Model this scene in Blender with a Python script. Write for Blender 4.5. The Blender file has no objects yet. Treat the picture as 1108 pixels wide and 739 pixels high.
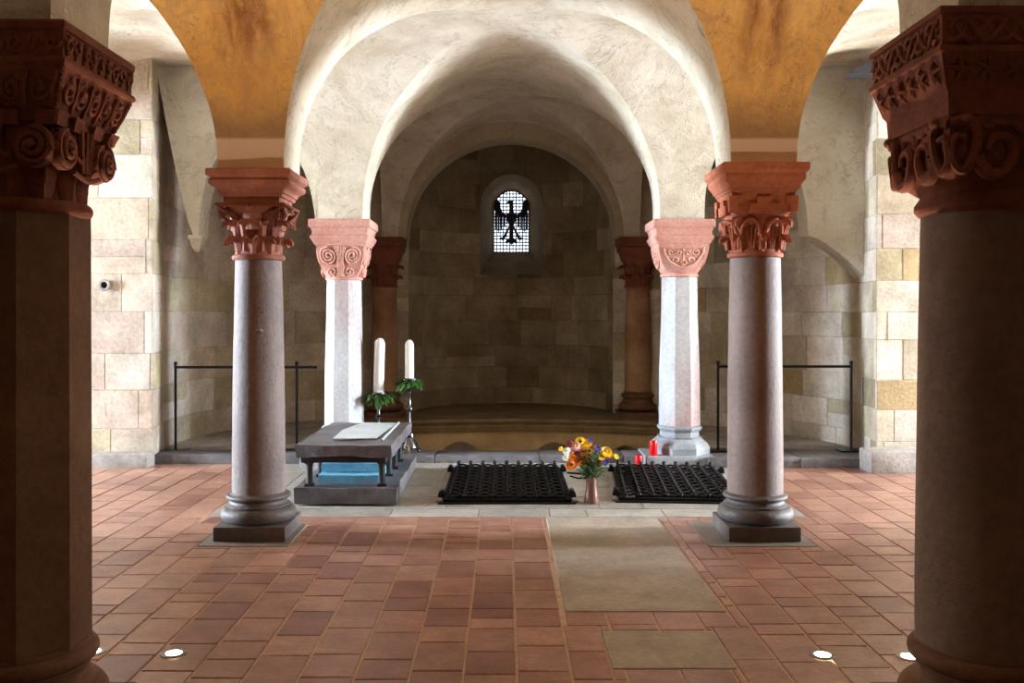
import bpy, bmesh, math, random
from mathutils import Vector, Matrix, noise
R = random.Random(7)
PI = math.pi
sc = bpy.context.scene
col = sc.collection
S = 3.4; EYE = 1.516; F = 1000.0

# ------------------------------------------------------------------ helpers
def lin(r, g, b):
    def f(v):
        v /= 255.0
        return v/12.92 if v <= .04045 else ((v+.055)/1.055)**2.4
    return (f(r), f(g), f(b), 1.0)

def X(px, y):
    return (px-546.0)*y/F

def mesh_obj(name, bm, mats, parent=None, smooth=None, loc=None, rotz=0.0):
    me = bpy.data.meshes.new(name)
    bm.normal_update()
    bm.to_mesh(me); bm.free()
    for m in (mats if isinstance(mats, (list, tuple)) else [mats]):
        me.materials.append(m)
    if smooth is not None:
        for p in me.polygons: p.use_smooth = True
        me.set_sharp_from_angle(angle=math.radians(smooth))
    o = bpy.data.objects.new(name, me)
    col.objects.link(o)
    if parent: o.parent = parent
    if loc: o.location = loc
    o.rotation_euler.z = rotz
    return o

def tag(o, label=None, cat=None, group=None, kind=None):
    if label: o['label'] = label
    if cat: o['category'] = cat
    if group: o['group'] = group
    if kind: o['kind'] = kind
    return o

def empty(name, loc, label, cat, group=None, rotz=0):
    o = bpy.data.objects.new(name, None); col.objects.link(o)
    o.location = loc; o.rotation_euler.z = rotz
    o.empty_display_size = .1
    return tag(o, label, cat, group)

def struct(name, bm, mats, smooth=None, label=None):
    o = mesh_obj(name, bm, mats, None, smooth)
    o['kind'] = 'structure'
    if label: o['label'] = label
    return o

def B(): return bmesh.new()

def box(bm, x0, x1, y0, y1, z0, z1, bev=0.0, mi=0):
    vs = [bm.verts.new((x, y, z)) for z in (z0, z1) for y in (y0, y1) for x in (x0, x1)]
    fs = [(0,2,3,1),(4,5,7,6),(0,1,5,4),(2,6,7,3),(0,4,6,2),(1,3,7,5)]
    ff = [bm.faces.new([vs[i] for i in f]) for f in fs]
    for f in ff: f.material_index = mi
    if bev > 0:
        es = set(e for f in ff for e in f.edges)
        bmesh.ops.bevel(bm, geom=list(es), offset=bev, segments=2, affect='EDGES', profile=.6)

def rings(bm, rs, closed_ring=True, cap0=False, cap1=False, mi=0):
    """rs: list of rings of points"""
    prev = None; first = None
    for r in rs:
        cur = [bm.verts.new(p) for p in r]
        if prev:
            n = len(cur)
            for i in range(n if closed_ring else n-1):
                j = (i+1) % n
                f = bm.faces.new((prev[i], prev[j], cur[j], cur[i])); f.material_index = mi
        else: first = cur
        prev = cur
    if cap0: bm.faces.new(list(reversed(first))).material_index = mi
    if cap1: bm.faces.new(prev).material_index = mi

def blend_profile(bm, prof, n=48, cx=0, cy=0, mi=0, rot=0.0, cap=True, wob=0.0, seed=0):
    """prof: list of (half, z, roundness) - 0 square, 1 circle, between blended"""
    rs = []
    for h, z, t in prof:
        ring = []
        for i in range(n):
            a = 2*PI*i/n
            c, s = math.cos(a), math.sin(a)
            m = 1.0/max(abs(c), abs(s))
            k = (1-t)*m + t
            x, y = h*c*k, h*s*k
            if wob:
                q = noise.noise(Vector((x*6+seed, y*6, z*6)))*wob
                x *= 1+q; y *= 1+q
            if rot:
                x, y = x*math.cos(rot)-y*math.sin(rot), x*math.sin(rot)+y*math.cos(rot)
            ring.append((cx+x, cy+y, z))
        rs.append(ring)
    rings(bm, rs, cap0=cap, cap1=cap, mi=mi)

def lathe(bm, prof, n=40, cx=0, cy=0, mi=0, cap=True):
    blend_profile(bm, [(r, z, 1) for r, z in prof], n, cx, cy, mi, cap=cap)

def octo(bm, prof, cx=0, cy=0):
    rs = []
    for r, z in prof:
        rs.append([(cx+r*math.cos(PI/8+i*PI/4), cy+r*math.sin(PI/8+i*PI/4), z) for i in range(8)])
    rings(bm, rs, cap0=True, cap1=True)

def tube(bm, pts, r, n=6, closed=False, mi=0, taper=None):
    pts = [Vector(p) for p in pts]
    m = len(pts)
    rs = []
    up = Vector((0.13, 0.21, 1)).normalized()
    last = None
    for i, p in enumerate(pts):
        if closed: d = pts[(i+1) % m]-pts[i-1]
        else: d = pts[min(i+1, m-1)]-pts[max(i-1, 0)]
        if d.length < 1e-9: d = Vector((0, 0, 1))
        d.normalize()
        a = (last if last is not None else up)
        s = a - d*a.dot(d)
        if s.length < 1e-4:
            s = Vector((1, 0, 0)) - d*d.x
        s.normalize(); last = s
        t = d.cross(s)
        rr = r if taper is None else r*taper(i/(m-1))
        rs.append([p+(s*math.cos(2*PI*k/n)+t*math.sin(2*PI*k/n))*rr for k in range(n)])
    if closed:
        rs.append(rs[0])
        rings(bm, rs, mi=mi)
    else:
        rings(bm, rs, cap0=True, cap1=True, mi=mi)

def smooth_pts(pts, k=5):
    P_ = [Vector(p) for p in pts]; out = []
    for i in range(len(P_)-1):
        p0, p1, p2, p3 = P_[max(i-1, 0)], P_[i], P_[i+1], P_[min(i+2, len(P_)-1)]
        for j in range(k):
            t = j/k
            out.append(.5*((2*p1)+(p2-p0)*t+(2*p0-5*p1+4*p2-p3)*t*t+(3*p1-p0-3*p2+p3)*t**3))
    out.append(P_[-1]); return out

def ball(bm, c, r, sx=1, sy=1, sz=1, u=10, v=7, mi=0):
    rs = []
    for j in range(1, v):
        a = -PI/2+PI*j/v
        rs.append([(c[0]+r*sx*math.cos(a)*math.cos(2*PI*i/u), c[1]+r*sy*math.cos(a)*math.sin(2*PI*i/u), c[2]+r*sz*math.sin(a)) for i in range(u)])
    rings(bm, rs, cap0=True, cap1=True, mi=mi)

def sub_rect(rects, hole):
    hx0, hx1, hy0, hy1 = hole; out = []
    for (x0, x1, y0, y1) in rects:
        if x1 <= hx0 or x0 >= hx1 or y1 <= hy0 or y0 >= hy1:
            out.append((x0, x1, y0, y1)); continue
        if x0 < hx0: out.append((x0, hx0, y0, y1))
        if x1 > hx1: out.append((hx1, x1, y0, y1))
        a, b = max(x0, hx0), min(x1, hx1)
        if y0 < hy0: out.append((a, b, y0, hy0))
        if y1 > hy1: out.append((a, b, hy1, y1))
    return [r for r in out if r[1]-r[0] > .03 and r[3]-r[2] > .03]

# ------------------------------------------------------------------ materials
def new_mat(name):
    m = bpy.data.materials.new(name); m.use_nodes = True
    nt = m.node_tree; nt.nodes.clear()
    out = nt.nodes.new('ShaderNodeOutputMaterial')
    b = nt.nodes.new('ShaderNodeBsdfPrincipled')
    nt.links.new(b.outputs[0], out.inputs[0])
    return m, nt, b

def N(nt, kind, **kw):
    n = nt.nodes.new(kind)
    for k, v in kw.items():
        if k.startswith('_'): setattr(n, k[1:], v)
        else: n.inputs[k.replace('_', ' ')].default_value = v
    return n

def ramp(nt, src, stops):
    r = nt.nodes.new('ShaderNodeValToRGB')
    while len(r.color_ramp.elements) < len(stops): r.color_ramp.elements.new(.5)
    for e, (p, c) in zip(r.color_ramp.elements, stops):
        e.position = p; e.color = c if len(c) == 4 else (*c, 1)
    nt.links.new(src, r.inputs[0]); return r

def mixc(nt, fac, a, b, mode='MIX'):
    m = nt.nodes.new('ShaderNodeMix'); m.data_type = 'RGBA'; m.blend_type = mode
    for sock, v in ((m.inputs[0], fac), (m.inputs[6], a), (m.inputs[7], b)):
        if hasattr(v, 'is_linked'): nt.links.new(v, sock)
        else: sock.default_value = v
    return m.outputs[2]

def stone(name, c1, c2, scale=3.0, c3=None, c3amt=.5, rough=.85, bump=.25, bscale=40, attr=False, streak=False, spec=.25, stretch=(1, 1, 1), pits=0.0):
    m, nt, b = new_mat(name)
    tc = nt.nodes.new('ShaderNodeTexCoord')
    mp = nt.nodes.new('ShaderNodeMapping'); mp.inputs['Scale'].default_value = stretch
    g = nt.nodes.new('ShaderNodeNewGeometry')
    nt.links.new(g.outputs['Position'], mp.inputs[0])
    n1 = N(nt, 'ShaderNodeTexNoise', Scale=scale, Detail=8.0, Roughness=.65)
    nt.links.new(mp.outputs[0], n1.inputs['Vector'])
    r1 = ramp(nt, n1.outputs[0], [(.35, c1), (.65, c2)])
    c = r1.outputs[0]
    if c3:
        n2 = N(nt, 'ShaderNodeTexNoise', Scale=scale*.45, Detail=6.0, Roughness=.6)
        mp2 = nt.nodes.new('ShaderNodeMapping'); mp2.inputs['Location'].default_value = (5.2, 1.7, 3.3)
        nt.links.new(mp.outputs[0], mp2.inputs[0]); nt.links.new(mp2.outputs[0], n2.inputs['Vector'])
        r2 = ramp(nt, n2.outputs[0], [(.5, (0, 0, 0)), (.68, (c3amt, c3amt, c3amt))])
        c = mixc(nt, r2.outputs[0], c, c3)
    if attr:
        a = nt.nodes.new('ShaderNodeVertexColor'); a.layer_name = 'Col'
        c = mixc(nt, 1.0, a.outputs[0], c, 'MULTIPLY')
    # fine speckle
    n3 = N(nt, 'ShaderNodeTexNoise', Scale=bscale, Detail=6.0, Roughness=.7)
    nt.links.new(g.outputs['Position'], n3.inputs['Vector'])
    r3 = ramp(nt, n3.outputs[0], [(.3, (.72, .72, .72)), (.6, (1.08, 1.08, 1.08))])
    c = mixc(nt, .8, c, r3.outputs[0], 'MULTIPLY')
    nt.links.new(c, b.inputs['Base Color'])
    b.inputs['Roughness'].default_value = rough
    b.inputs['Specular IOR Level'].default_value = spec
    bp = N(nt, 'ShaderNodeBump', Strength=bump, Distance=.02)
    h = n3.outputs[0]
    if pits:
        v = N(nt, 'ShaderNodeTexVoronoi', Scale=9.0)
        nt.links.new(g.outputs['Position'], v.inputs['Vector'])
        rv = ramp(nt, v.outputs['Distance'], [(.02, (0, 0, 0)), (.10, (1, 1, 1))])
        mm = nt.nodes.new('ShaderNodeMath'); mm.operation = 'MULTIPLY_ADD'
        nt.links.new(rv.outputs[0], mm.inputs[0]); mm.inputs[1].default_value = pits
        nt.links.new(n3.outputs[0], mm.inputs[2]); h = mm.outputs[0]
    nt.links.new(h, bp.inputs['Height'])
    nt.links.new(bp.outputs[0], b.inputs['Normal'])
    return m

def plain(name, c, rough=.5, metal=0.0, emit=None, estr=0.0, spec=.5, trans=0.0, sss=0.0):
    m, nt, b = new_mat(name)
    b.inputs['Base Color'].default_value = c
    b.inputs['Roughness'].default_value = rough
    b.inputs['Metallic'].default_value = metal
    b.inputs['Specular IOR Level'].default_value = spec
    b.inputs['Transmission Weight'].default_value = trans
    if sss:
        b.inputs['Subsurface Weight'].default_value = sss
        b.inputs['Subsurface Radius'].default_value = (.02, .02, .015)
    if emit:
        b.inputs['Emission Color'].default_value = emit
        b.inputs['Emission Strength'].default_value = estr
    n = N(nt, 'ShaderNodeTexNoise', Scale=60.0, Detail=3.0)
    bp = N(nt, 'ShaderNodeBump', Strength=.06, Distance=.005)
    nt.links.new(n.outputs[0], bp.inputs['Height']); nt.links.new(bp.outputs[0], b.inputs['Normal'])
    return m

def plaster(name, light, mid, stain, crack):
    m, nt, b = new_mat(name)
    g = nt.nodes.new('ShaderNodeNewGeometry')
    n1 = N(nt, 'ShaderNodeTexNoise', Scale=1.6, Detail=9.0, Roughness=.68, Distortion=.6)
    n2 = N(nt, 'ShaderNodeTexNoise', Scale=5.5, Detail=8.0, Roughness=.75, Distortion=1.2)
    n3 = N(nt, 'ShaderNodeTexNoise', Scale=45.0, Detail=5.0, Roughness=.7)
    for n in (n1, n2, n3): nt.links.new(g.outputs['Position'], n.inputs['Vector'])
    r1 = ramp(nt, n1.outputs[0], [(.35, mid), (.6, light)])
    r2 = ramp(nt, n2.outputs[0], [(.28, (.8, .8, .8)), (.47, (0, 0, 0))])
    c = mixc(nt, r2.outputs[0], r1.outputs[0], stain)
    # hairline cracks
    v = N(nt, 'ShaderNodeTexNoise', Scale=1.3, Detail=6.0, Roughness=.6, Distortion=.5)
    nt.links.new(g.outputs['Position'], v.inputs['Vector'])
    s = nt.nodes.new('ShaderNodeMath'); s.operation = 'SUBTRACT'; s.inputs[1].default_value = .5
    nt.links.new(v.outputs[0], s.inputs[0])
    ab = nt.nodes.new('ShaderNodeMath'); ab.operation = 'ABSOLUTE'; nt.links.new(s.outputs[0], ab.inputs[0])
    rc = ramp(nt, ab.outputs[0], [(0, (.5, .5, .5)), (.0035, (0, 0, 0))])
    c = mixc(nt, rc.outputs[0], c, crack)
    nt.links.new(c, b.inputs['Base Color'])
    b.inputs['Roughness'].default_value = .9; b.inputs['Specular IOR Level'].default_value = .15
    ad = nt.nodes.new('ShaderNodeMath'); ad.operation = 'MULTIPLY_ADD'; ad.inputs[1].default_value = 2.2
    nt.links.new(n2.outputs[0], ad.inputs[0]); nt.links.new(n3.outputs[0], ad.inputs[2])
    bp = N(nt, 'ShaderNodeBump', Strength=.5, Distance=.03)
    nt.links.new(ad.outputs[0], bp.inputs['Height']); nt.links.new(bp.outputs[0], b.inputs['Normal'])
    return m, nt, b, c, g

M = {}
M['plaster'] = plaster('vault_plaster', lin(220, 208, 188), lin(190, 174, 150), lin(158, 140, 114), lin(120, 104, 84))[0]
M['plaster_wall'] = plaster('wall_plaster', lin(214, 206, 190), lin(194, 184, 166), lin(160, 148, 128), lin(110, 98, 80))[0]
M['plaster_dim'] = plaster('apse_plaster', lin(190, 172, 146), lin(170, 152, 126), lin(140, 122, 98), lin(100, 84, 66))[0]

def fresco():
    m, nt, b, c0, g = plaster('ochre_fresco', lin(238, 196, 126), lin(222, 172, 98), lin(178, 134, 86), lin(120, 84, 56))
    sep = nt.nodes.new('ShaderNodeSeparateXYZ'); nt.links.new(g.outputs['Position'], sep.inputs[0])
    # faded figures: brown robes painted down the middle of each soffit
    ax = nt.nodes.new('ShaderNodeMath'); ax.operation = 'ABSOLUTE'; nt.links.new(sep.outputs['X'], ax.inputs[0])
    sx = nt.nodes.new('ShaderNodeMath'); sx.operation = 'SUBTRACT'; sx.inputs[1].default_value = 1.67
    nt.links.new(ax.outputs[0], sx.inputs[0])
    nn = N(nt, 'ShaderNodeTexNoise', Scale=3.0, Detail=5.0, Roughness=.6)
    nt.links.new(g.outputs['Position'], nn.inputs['Vector'])
    wob = nt.nodes.new('ShaderNodeMath'); wob.operation = 'MULTIPLY_ADD'; wob.inputs[1].default_value = .34
    nt.links.new(nn.outputs[0], wob.inputs[0]); nt.links.new(sx.outputs[0], wob.inputs[2])
    s2 = nt.nodes.new('ShaderNodeMath'); s2.operation = 'SUBTRACT'; s2.inputs[1].default_value = .17
    nt.links.new(wob.outputs[0], s2.inputs[0])
    a2 = nt.nodes.new('ShaderNodeMath'); a2.operation = 'ABSOLUTE'; nt.links.new(s2.outputs[0], a2.inputs[0])
    body = ramp(nt, a2.outputs[0], [(.10, (1, 1, 1)), (.20, (0, 0, 0))])
    hz = ramp(nt, sep.outputs['Z'], [(0, (0, 0, 0)), (1, (1, 1, 1))])
    mr = nt.nodes.new('ShaderNodeMapRange'); mr.inputs['From Min'].default_value = 2.95; mr.inputs['From Max'].default_value = 3.35
    nt.links.new(sep.outputs['Z'], mr.inputs[0])
    st = N(nt, 'ShaderNodeTexNoise', Scale=2.2, Detail=7.0, Roughness=.7)
    mpv = nt.nodes.new('ShaderNodeMapping'); mpv.inputs['Scale'].default_value = (3.2, 1.0, 1.0)
    nt.links.new(g.outputs['Position'], mpv.inputs[0]); nt.links.new(mpv.outputs[0], st.inputs['Vector'])
    rs_ = ramp(nt, st.outputs[0], [(.40, (.12, .12, .12)), (.56, (.8, .8, .8))])
    f1 = nt.nodes.new('ShaderNodeMath'); f1.operation = 'MULTIPLY'
    nt.links.new(body.outputs[0], f1.inputs[0]); nt.links.new(mr.outputs[0], f1.inputs[1])
    f2 = nt.nodes.new('ShaderNodeMath'); f2.operation = 'MULTIPLY'
    nt.links.new(f1.outputs[0], f2.inputs[0]); nt.links.new(rs_.outputs[0], f2.inputs[1])
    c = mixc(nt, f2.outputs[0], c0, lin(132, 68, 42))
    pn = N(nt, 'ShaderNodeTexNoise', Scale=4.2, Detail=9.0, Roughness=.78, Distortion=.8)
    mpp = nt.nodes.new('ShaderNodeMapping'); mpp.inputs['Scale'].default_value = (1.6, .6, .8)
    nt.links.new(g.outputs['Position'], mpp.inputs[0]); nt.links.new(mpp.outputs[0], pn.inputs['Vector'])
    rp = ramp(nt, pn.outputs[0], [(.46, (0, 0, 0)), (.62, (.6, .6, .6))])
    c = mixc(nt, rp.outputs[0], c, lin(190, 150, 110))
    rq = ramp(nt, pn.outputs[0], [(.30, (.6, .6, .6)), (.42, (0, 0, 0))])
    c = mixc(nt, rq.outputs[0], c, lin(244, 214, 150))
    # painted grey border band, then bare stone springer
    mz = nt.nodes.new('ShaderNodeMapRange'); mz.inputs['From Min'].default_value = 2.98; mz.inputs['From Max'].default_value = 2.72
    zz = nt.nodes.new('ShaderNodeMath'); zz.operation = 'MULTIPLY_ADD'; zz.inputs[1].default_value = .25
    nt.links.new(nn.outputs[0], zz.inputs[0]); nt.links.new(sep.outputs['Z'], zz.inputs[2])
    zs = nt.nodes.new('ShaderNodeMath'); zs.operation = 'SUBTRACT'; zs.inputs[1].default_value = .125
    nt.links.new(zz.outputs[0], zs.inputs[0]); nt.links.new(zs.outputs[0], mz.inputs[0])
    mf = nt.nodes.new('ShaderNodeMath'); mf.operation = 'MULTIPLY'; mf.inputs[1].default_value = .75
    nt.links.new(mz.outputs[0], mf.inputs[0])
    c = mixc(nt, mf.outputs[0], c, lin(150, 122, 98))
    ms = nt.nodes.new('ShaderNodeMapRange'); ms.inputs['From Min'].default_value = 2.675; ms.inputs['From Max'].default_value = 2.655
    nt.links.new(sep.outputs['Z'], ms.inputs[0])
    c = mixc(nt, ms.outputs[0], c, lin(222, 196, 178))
    nt.links.new(c, b.inputs['Base Color'])
    return m
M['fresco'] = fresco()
M['tile'] = stone('terracotta', lin(200, 182, 172), lin(240, 232, 226), 5.0, rough=.32, bump=.18, bscale=30, attr=True, spec=.7)
M['mortar'] = stone('lime_mortar', lin(196, 166, 146), lin(212, 184, 164), 12.0)
M['slab'] = stone('pale_sandstone_slab', lin(204, 196, 184), lin(240, 236, 228), 4.0, rough=.5, bump=.2, bscale=25, attr=True, spec=.4)
M['ashlar'] = stone('ashlar', lin(206, 202, 194), lin(252, 250, 246), 2.6, c3=lin(176, 158, 132), c3amt=.45, rough=.85, bump=.5, bscale=28, attr=True)
M['kerb'] = stone('kerb_stone', lin(140, 132, 126), lin(176, 168, 160), 4.0, c3=lin(110, 100, 92), rough=.7, bump=.6, bscale=22)
M['kerb_dark'] = stone('kerb_dark_shade', lin(92, 88, 90), lin(126, 120, 120), 4.0, rough=.6, bump=.6, bscale=22)
M['red_dark'] = stone('dark_red_sandstone', lin(108, 58, 42), lin(134, 76, 56), 4.0, c3=lin(82, 44, 34), rough=.8, bump=.4, bscale=34)
M['red'] = stone('red_sandstone', lin(150, 92, 76), lin(176, 116, 98), 4.0, c3=lin(116, 66, 54), rough=.8, bump=.35, bscale=34)
M['red_orange'] = stone('orange_red_sandstone', lin(164, 94, 68), lin(186, 114, 86), 4.0, c3=lin(130, 70, 50), rough=.8, bump=.3, bscale=34)
M['pink'] = stone('pink_sandstone', lin(198, 140, 122), lin(214, 162, 146), 4.0, c3=lin(176, 112, 94), rough=.8, bump=.3, bscale=34)
M['shaft_brown'] = stone('brown_sandstone_shaft', lin(104, 74, 54), lin(128, 94, 70), 2.0, c3=lin(84, 50, 36), c3amt=.8, rough=.75, bump=.35, bscale=26, pits=.2)
M['shaft_brown2'] = stone('red_brown_sandstone_shaft', lin(112, 90, 80), lin(130, 108, 96), 1.6, c3=lin(108, 64, 50), c3amt=.8, rough=.7, bump=.3, bscale=26, pits=.2)
M['shaft_grey'] = stone('grey_pink_sandstone_shaft', lin(122, 106, 100), lin(142, 126, 120), 2.2, c3=lin(110, 84, 74), rough=.6, bump=.3, bscale=30, pits=.25, spec=.4)
M['shaft_pink'] = stone('rosy_grey_sandstone_shaft', lin(124, 102, 92), lin(142, 120, 110), 1.8, c3=lin(112, 80, 66), rough=.6, bump=.25, bscale=30, pits=.2, spec=.4)
M['shaft_pale'] = stone('pale_limestone_shaft', lin(176, 174, 174), lin(200, 198, 198), 1.8, c3=lin(170, 130, 120), c3amt=.7, rough=.6, bump=.3, bscale=30, stretch=(1.5, 1.5, .5))
M['shaft_far'] = stone('dull_red_brown_shaft', lin(146, 110, 82), lin(176, 138, 104), 2.2, c3=lin(124, 72, 52), c3amt=.8, rough=.8, bump=.3, bscale=30)
M['base_grey'] = stone('dark_grey_base_stone', lin(84, 76, 74), lin(112, 102, 98), 4.0, c3=lin(64, 58, 56), rough=.5, bump=.3, bscale=30, spec=.4)
M['base_pale'] = stone('pale_grey_base_stone', lin(134, 134, 138), lin(164, 164, 166), 4.0, c3=lin(130, 122, 118), rough=.6, bump=.3, bscale=30)
M['base_brown'] = stone('brown_base_stone', lin(100, 68, 50), lin(128, 90, 66), 4.0, rough=.7, bump=.4, bscale=30)
M['tomb'] = stone('weathered_tomb_stone', lin(84, 78, 80), lin(116, 110, 112), 3.5, c3=lin(62, 54, 54), rough=.45, bump=.6, bscale=20, spec=.5)
M['tomb_pale'] = stone('worn_inlay_sheen', lin(190, 196, 200), lin(214, 218, 220), 3.0, c3=lin(150, 150, 150), rough=.4, bump=.3, bscale=20, spec=.5)  # worn inlay; reflection off the polished top is put into its pale colour
M['tomb_leg'] = stone('dark_tomb_leg', lin(40, 32, 32), lin(60, 48, 44), 6.0, rough=.5, bump=.3)
M['tomb_blue'] = stone('blue_block_stone', lin(120, 190, 220), lin(150, 210, 234), 4.0, c3=lin(96, 160, 196), rough=.5, bump=.3)  # even light blue base for the stepped blocks
M['iron'] = plain('black_iron', lin(26, 25, 28), .38, .6)
M['iron_grate'] = plain('painted_grate_iron', lin(30, 31, 36), .3, .5)
M['void'] = stone('pit_darkness', lin(18, 16, 15), lin(28, 24, 22), 6.0)  # near-black colour stands in for the darkness inside pits and wall hole
M['silver'] = plain('aged_silver', lin(120, 118, 122), .25, 1.0)
M['wax'] = plain('white_wax', lin(252, 252, 250), .4, sss=.05)
M['wick'] = plain('wick', lin(40, 34, 30), .9)
M['leaf'] = stone('wreath_leaf', lin(34, 66, 26), lin(70, 110, 40), 20.0, rough=.4, bump=.1, spec=.5)
M['leaf2'] = stone('bouquet_leaf', lin(50, 78, 44), lin(92, 116, 70), 20.0, rough=.5, bump=.1)
M['redwax'] = plain('red_votive_plastic', lin(214, 14, 22), .25, 0, sss=.2)
M['vase'] = plain('brown_vase', lin(124, 84, 70), .25)
M['yellow'] = plain('yellow_petal', lin(250, 200, 20), .6)
M['orange'] = plain('orange_petal', lin(240, 130, 20), .6)
M['pinkp'] = plain('pink_petal', lin(246, 190, 196), .6)
M['redp'] = plain('dark_red_petal', lin(130, 30, 34), .6)
M['violet'] = plain('violet_petal', lin(84, 70, 160), .6)
M['whitep'] = plain('white_petal', lin(232, 232, 222), .6)
M['brownc'] = plain('flower_centre', lin(84, 46, 18), .8)
M['wood'] = plain('dark_window_frame', lin(50, 44, 40), .6)
M['glass_lit'] = plain('daylit_leaded_glass', lin(210, 225, 240), .3, emit=lin(226, 238, 255), estr=1.5)
M['day_glass'] = plain('daylit_pane', lin(210, 225, 240), .3, emit=lin(200, 222, 255), estr=6.0)
M['lens'] = plain('lamp_lens', lin(255, 240, 210), .3, emit=lin(255, 236, 196), estr=14.0)
M['steel'] = plain('lamp_ring_steel', lin(150, 146, 140), .3, 1.0)
M['wedge_dark'] = plain('dark_wedge', lin(48, 40, 44), .8)

# ------------------------------------------------------------------ floor
def xoff(y):
    pts = [(-9, 0), (3.24, 0), (6.33, .016), (9.42, .07), (12.41, .087), (20, .087)]
    for (a, p), (b, q) in zip(pts, pts[1:]):
        if a <= y <= b: return p+(q-p)*(y-a)/(b-a)
    return 0
def paint(bm, vs, c, lay):
    for v in vs:
        for l in v.link_loops: l[lay] = c

class Panels:
    """flat floor slabs with chamfered edges and a colour per slab"""
    def __init__(s):
        s.bm = bmesh.new(); s.lay = s.bm.loops.layers.float_color.new('Col')
    def add(s, x0, x1, y0, y1, z, c, gx=.005, gy=.0022, dep=.006, jit=.0015):
        dz = [R.uniform(-jit, jit) for _ in range(4)]
        gx2, gy2 = gx+R.uniform(-.002, .002), gy+R.uniform(0, .002)
        a = [(x0+gx2, y0+gy2), (x1-gx2, y0+gy2), (x1-gx2, y1-gy2), (x0+gx2, y1-gy2)]
        e = .004
        t = [s.bm.verts.new((x+(e if i in (0, 3) else -e), y+(e if i < 2 else -e), z+dz[i])) for i, (x, y) in enumerate(a)]
        b = [s.bm.verts.new((x, y, z-dep)) for x, y in a]
        fs = [s.bm.faces.new(t)]+[s.bm.faces.new((b[i], b[(i+1) % 4], t[(i+1) % 4], t[i])) for i in range(4)]
        for f in fs:
            for l in f.loops: l[s.lay] = c

tiles = [lin(194, 152, 134), lin(188, 144, 127), lin(200, 158, 140), lin(184, 141, 124), lin(180, 134, 118), lin(204, 164, 146), lin(190, 150, 132), lin(168, 124, 112), lin(196, 158, 140)]
SLABS = [(.30, 1.13, 4.68, 6.85), (.455, .995, 3.93, 4.41)]
PALE = (-2.2, 2.25, 6.85, 9.32)
FOOT = [(-2.0, -1.40, 5.98, 6.60), (1.32, 2.03, 5.97, 6.66)]
p = Panels()
GR_L = (-.46, .50, 7.42, 8.88); GR_R = (1.08, 1.86, 7.50, 8.80)
k = -31; x = .055+k*.228
while x < 7.0:
    xn = .055+(k+1)*.228+R.uniform(-.004, .004); w = xn-x
    y = -2.95+R.uniform(-.3, 0)
    far = abs(x) > 5.15
    if far: y = 6.35
    while y < 9.35:
        l = R.choice([.21, .22, .30, .32, .34, .42, .26]) if R.random() < .9 else .15
        rs = [(x, x+w, y, min(y+l, 9.4))]
        for h in SLABS+[PALE]+FOOT: rs = sub_rect(rs, h)
        c = R.choice(tiles); v = R.uniform(.88, 1.1)
        c = (c[0]*v, c[1]*v, c[2]*v, 1)
        for r in rs: p.add(*r, 0, c)
        y += l
    x = xn; k += 1
pt = p.bm
p = Panels()
for i, s_ in enumerate(SLABS): p.add(*s_, .001, (lin(190, 178, 166), lin(188, 174, 158))[i], .004, .004, jit=0)
# grey slabs around the graves
def slab_c():
    b = R.uniform(.42, .56); return (b*1.0, b*.96, b*.92, 1)
xs = [PALE[0], -1.62, -.86, -.2, .34, .62, 1.2, 1.72, PALE[1]]
for a, b in zip(xs, xs[1:]):
    p.add(a, b, 6.85, 7.13+R.uniform(-.01, .01), .0, slab_c(), .003, .003, jit=.0015)
parts = [(-2.2, -1.9, 7.14, 9.32), (-1.9, -.62, 7.14, 8.1), (-1.9, -.62, 8.1, 9.32), (-.62, .74, 7.14, 7.6), (-.62, .74, 7.6, 9.02), (-.62, 1.0, 9.02, 9.32), (.74, 2.25, 7.14, 8.0), (.74, 2.25, 8.0, 9.02), (1.0, 2.25, 9.02, 9.32)]
for q in parts:
    rs = [q]
    for h in (GR_L, GR_R): rs = sub_rect(rs, h)
    c = slab_c()
    for r in rs: p.add(*r, 0, c, .003, .003, jit=.001)
# column footing slabs
for f in FOOT: p.add(*f, .004, (.30, .27, .25, 1), .004, .004, jit=0)
me2 = p.bm
fb = B()
rs = [(-12.3, 12.3, -3.1, 9.75)]
for h in (GR_L, GR_R): rs = sub_rect(rs, h)
for r in rs: box(fb, r[0], r[1], r[2], r[3], -.05, -.006)
fl = struct('floor', fb, M['mortar'], label='terracotta tiled crypt floor')
t1 = mesh_obj('terracotta_tiles', pt, M['tile'], fl)
t2 = mesh_obj('sandstone_slabs', me2, M['slab'], fl)
# grave pits below the grates
for h in (GR_L, GR_R):
    bm = B()
    x0, x1, y0, y1 = h
    rings(bm, [[(x0, y0, -.006), (x1, y0, -.006), (x1, y1, -.006), (x0, y1, -.006)], [(x0, y0, -.7), (x1, y0, -.7), (x1, y1, -.7), (x0, y1, -.7)]], cap1=True)
    mesh_obj('grave_pit', bm, M['void'], fl)

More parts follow.
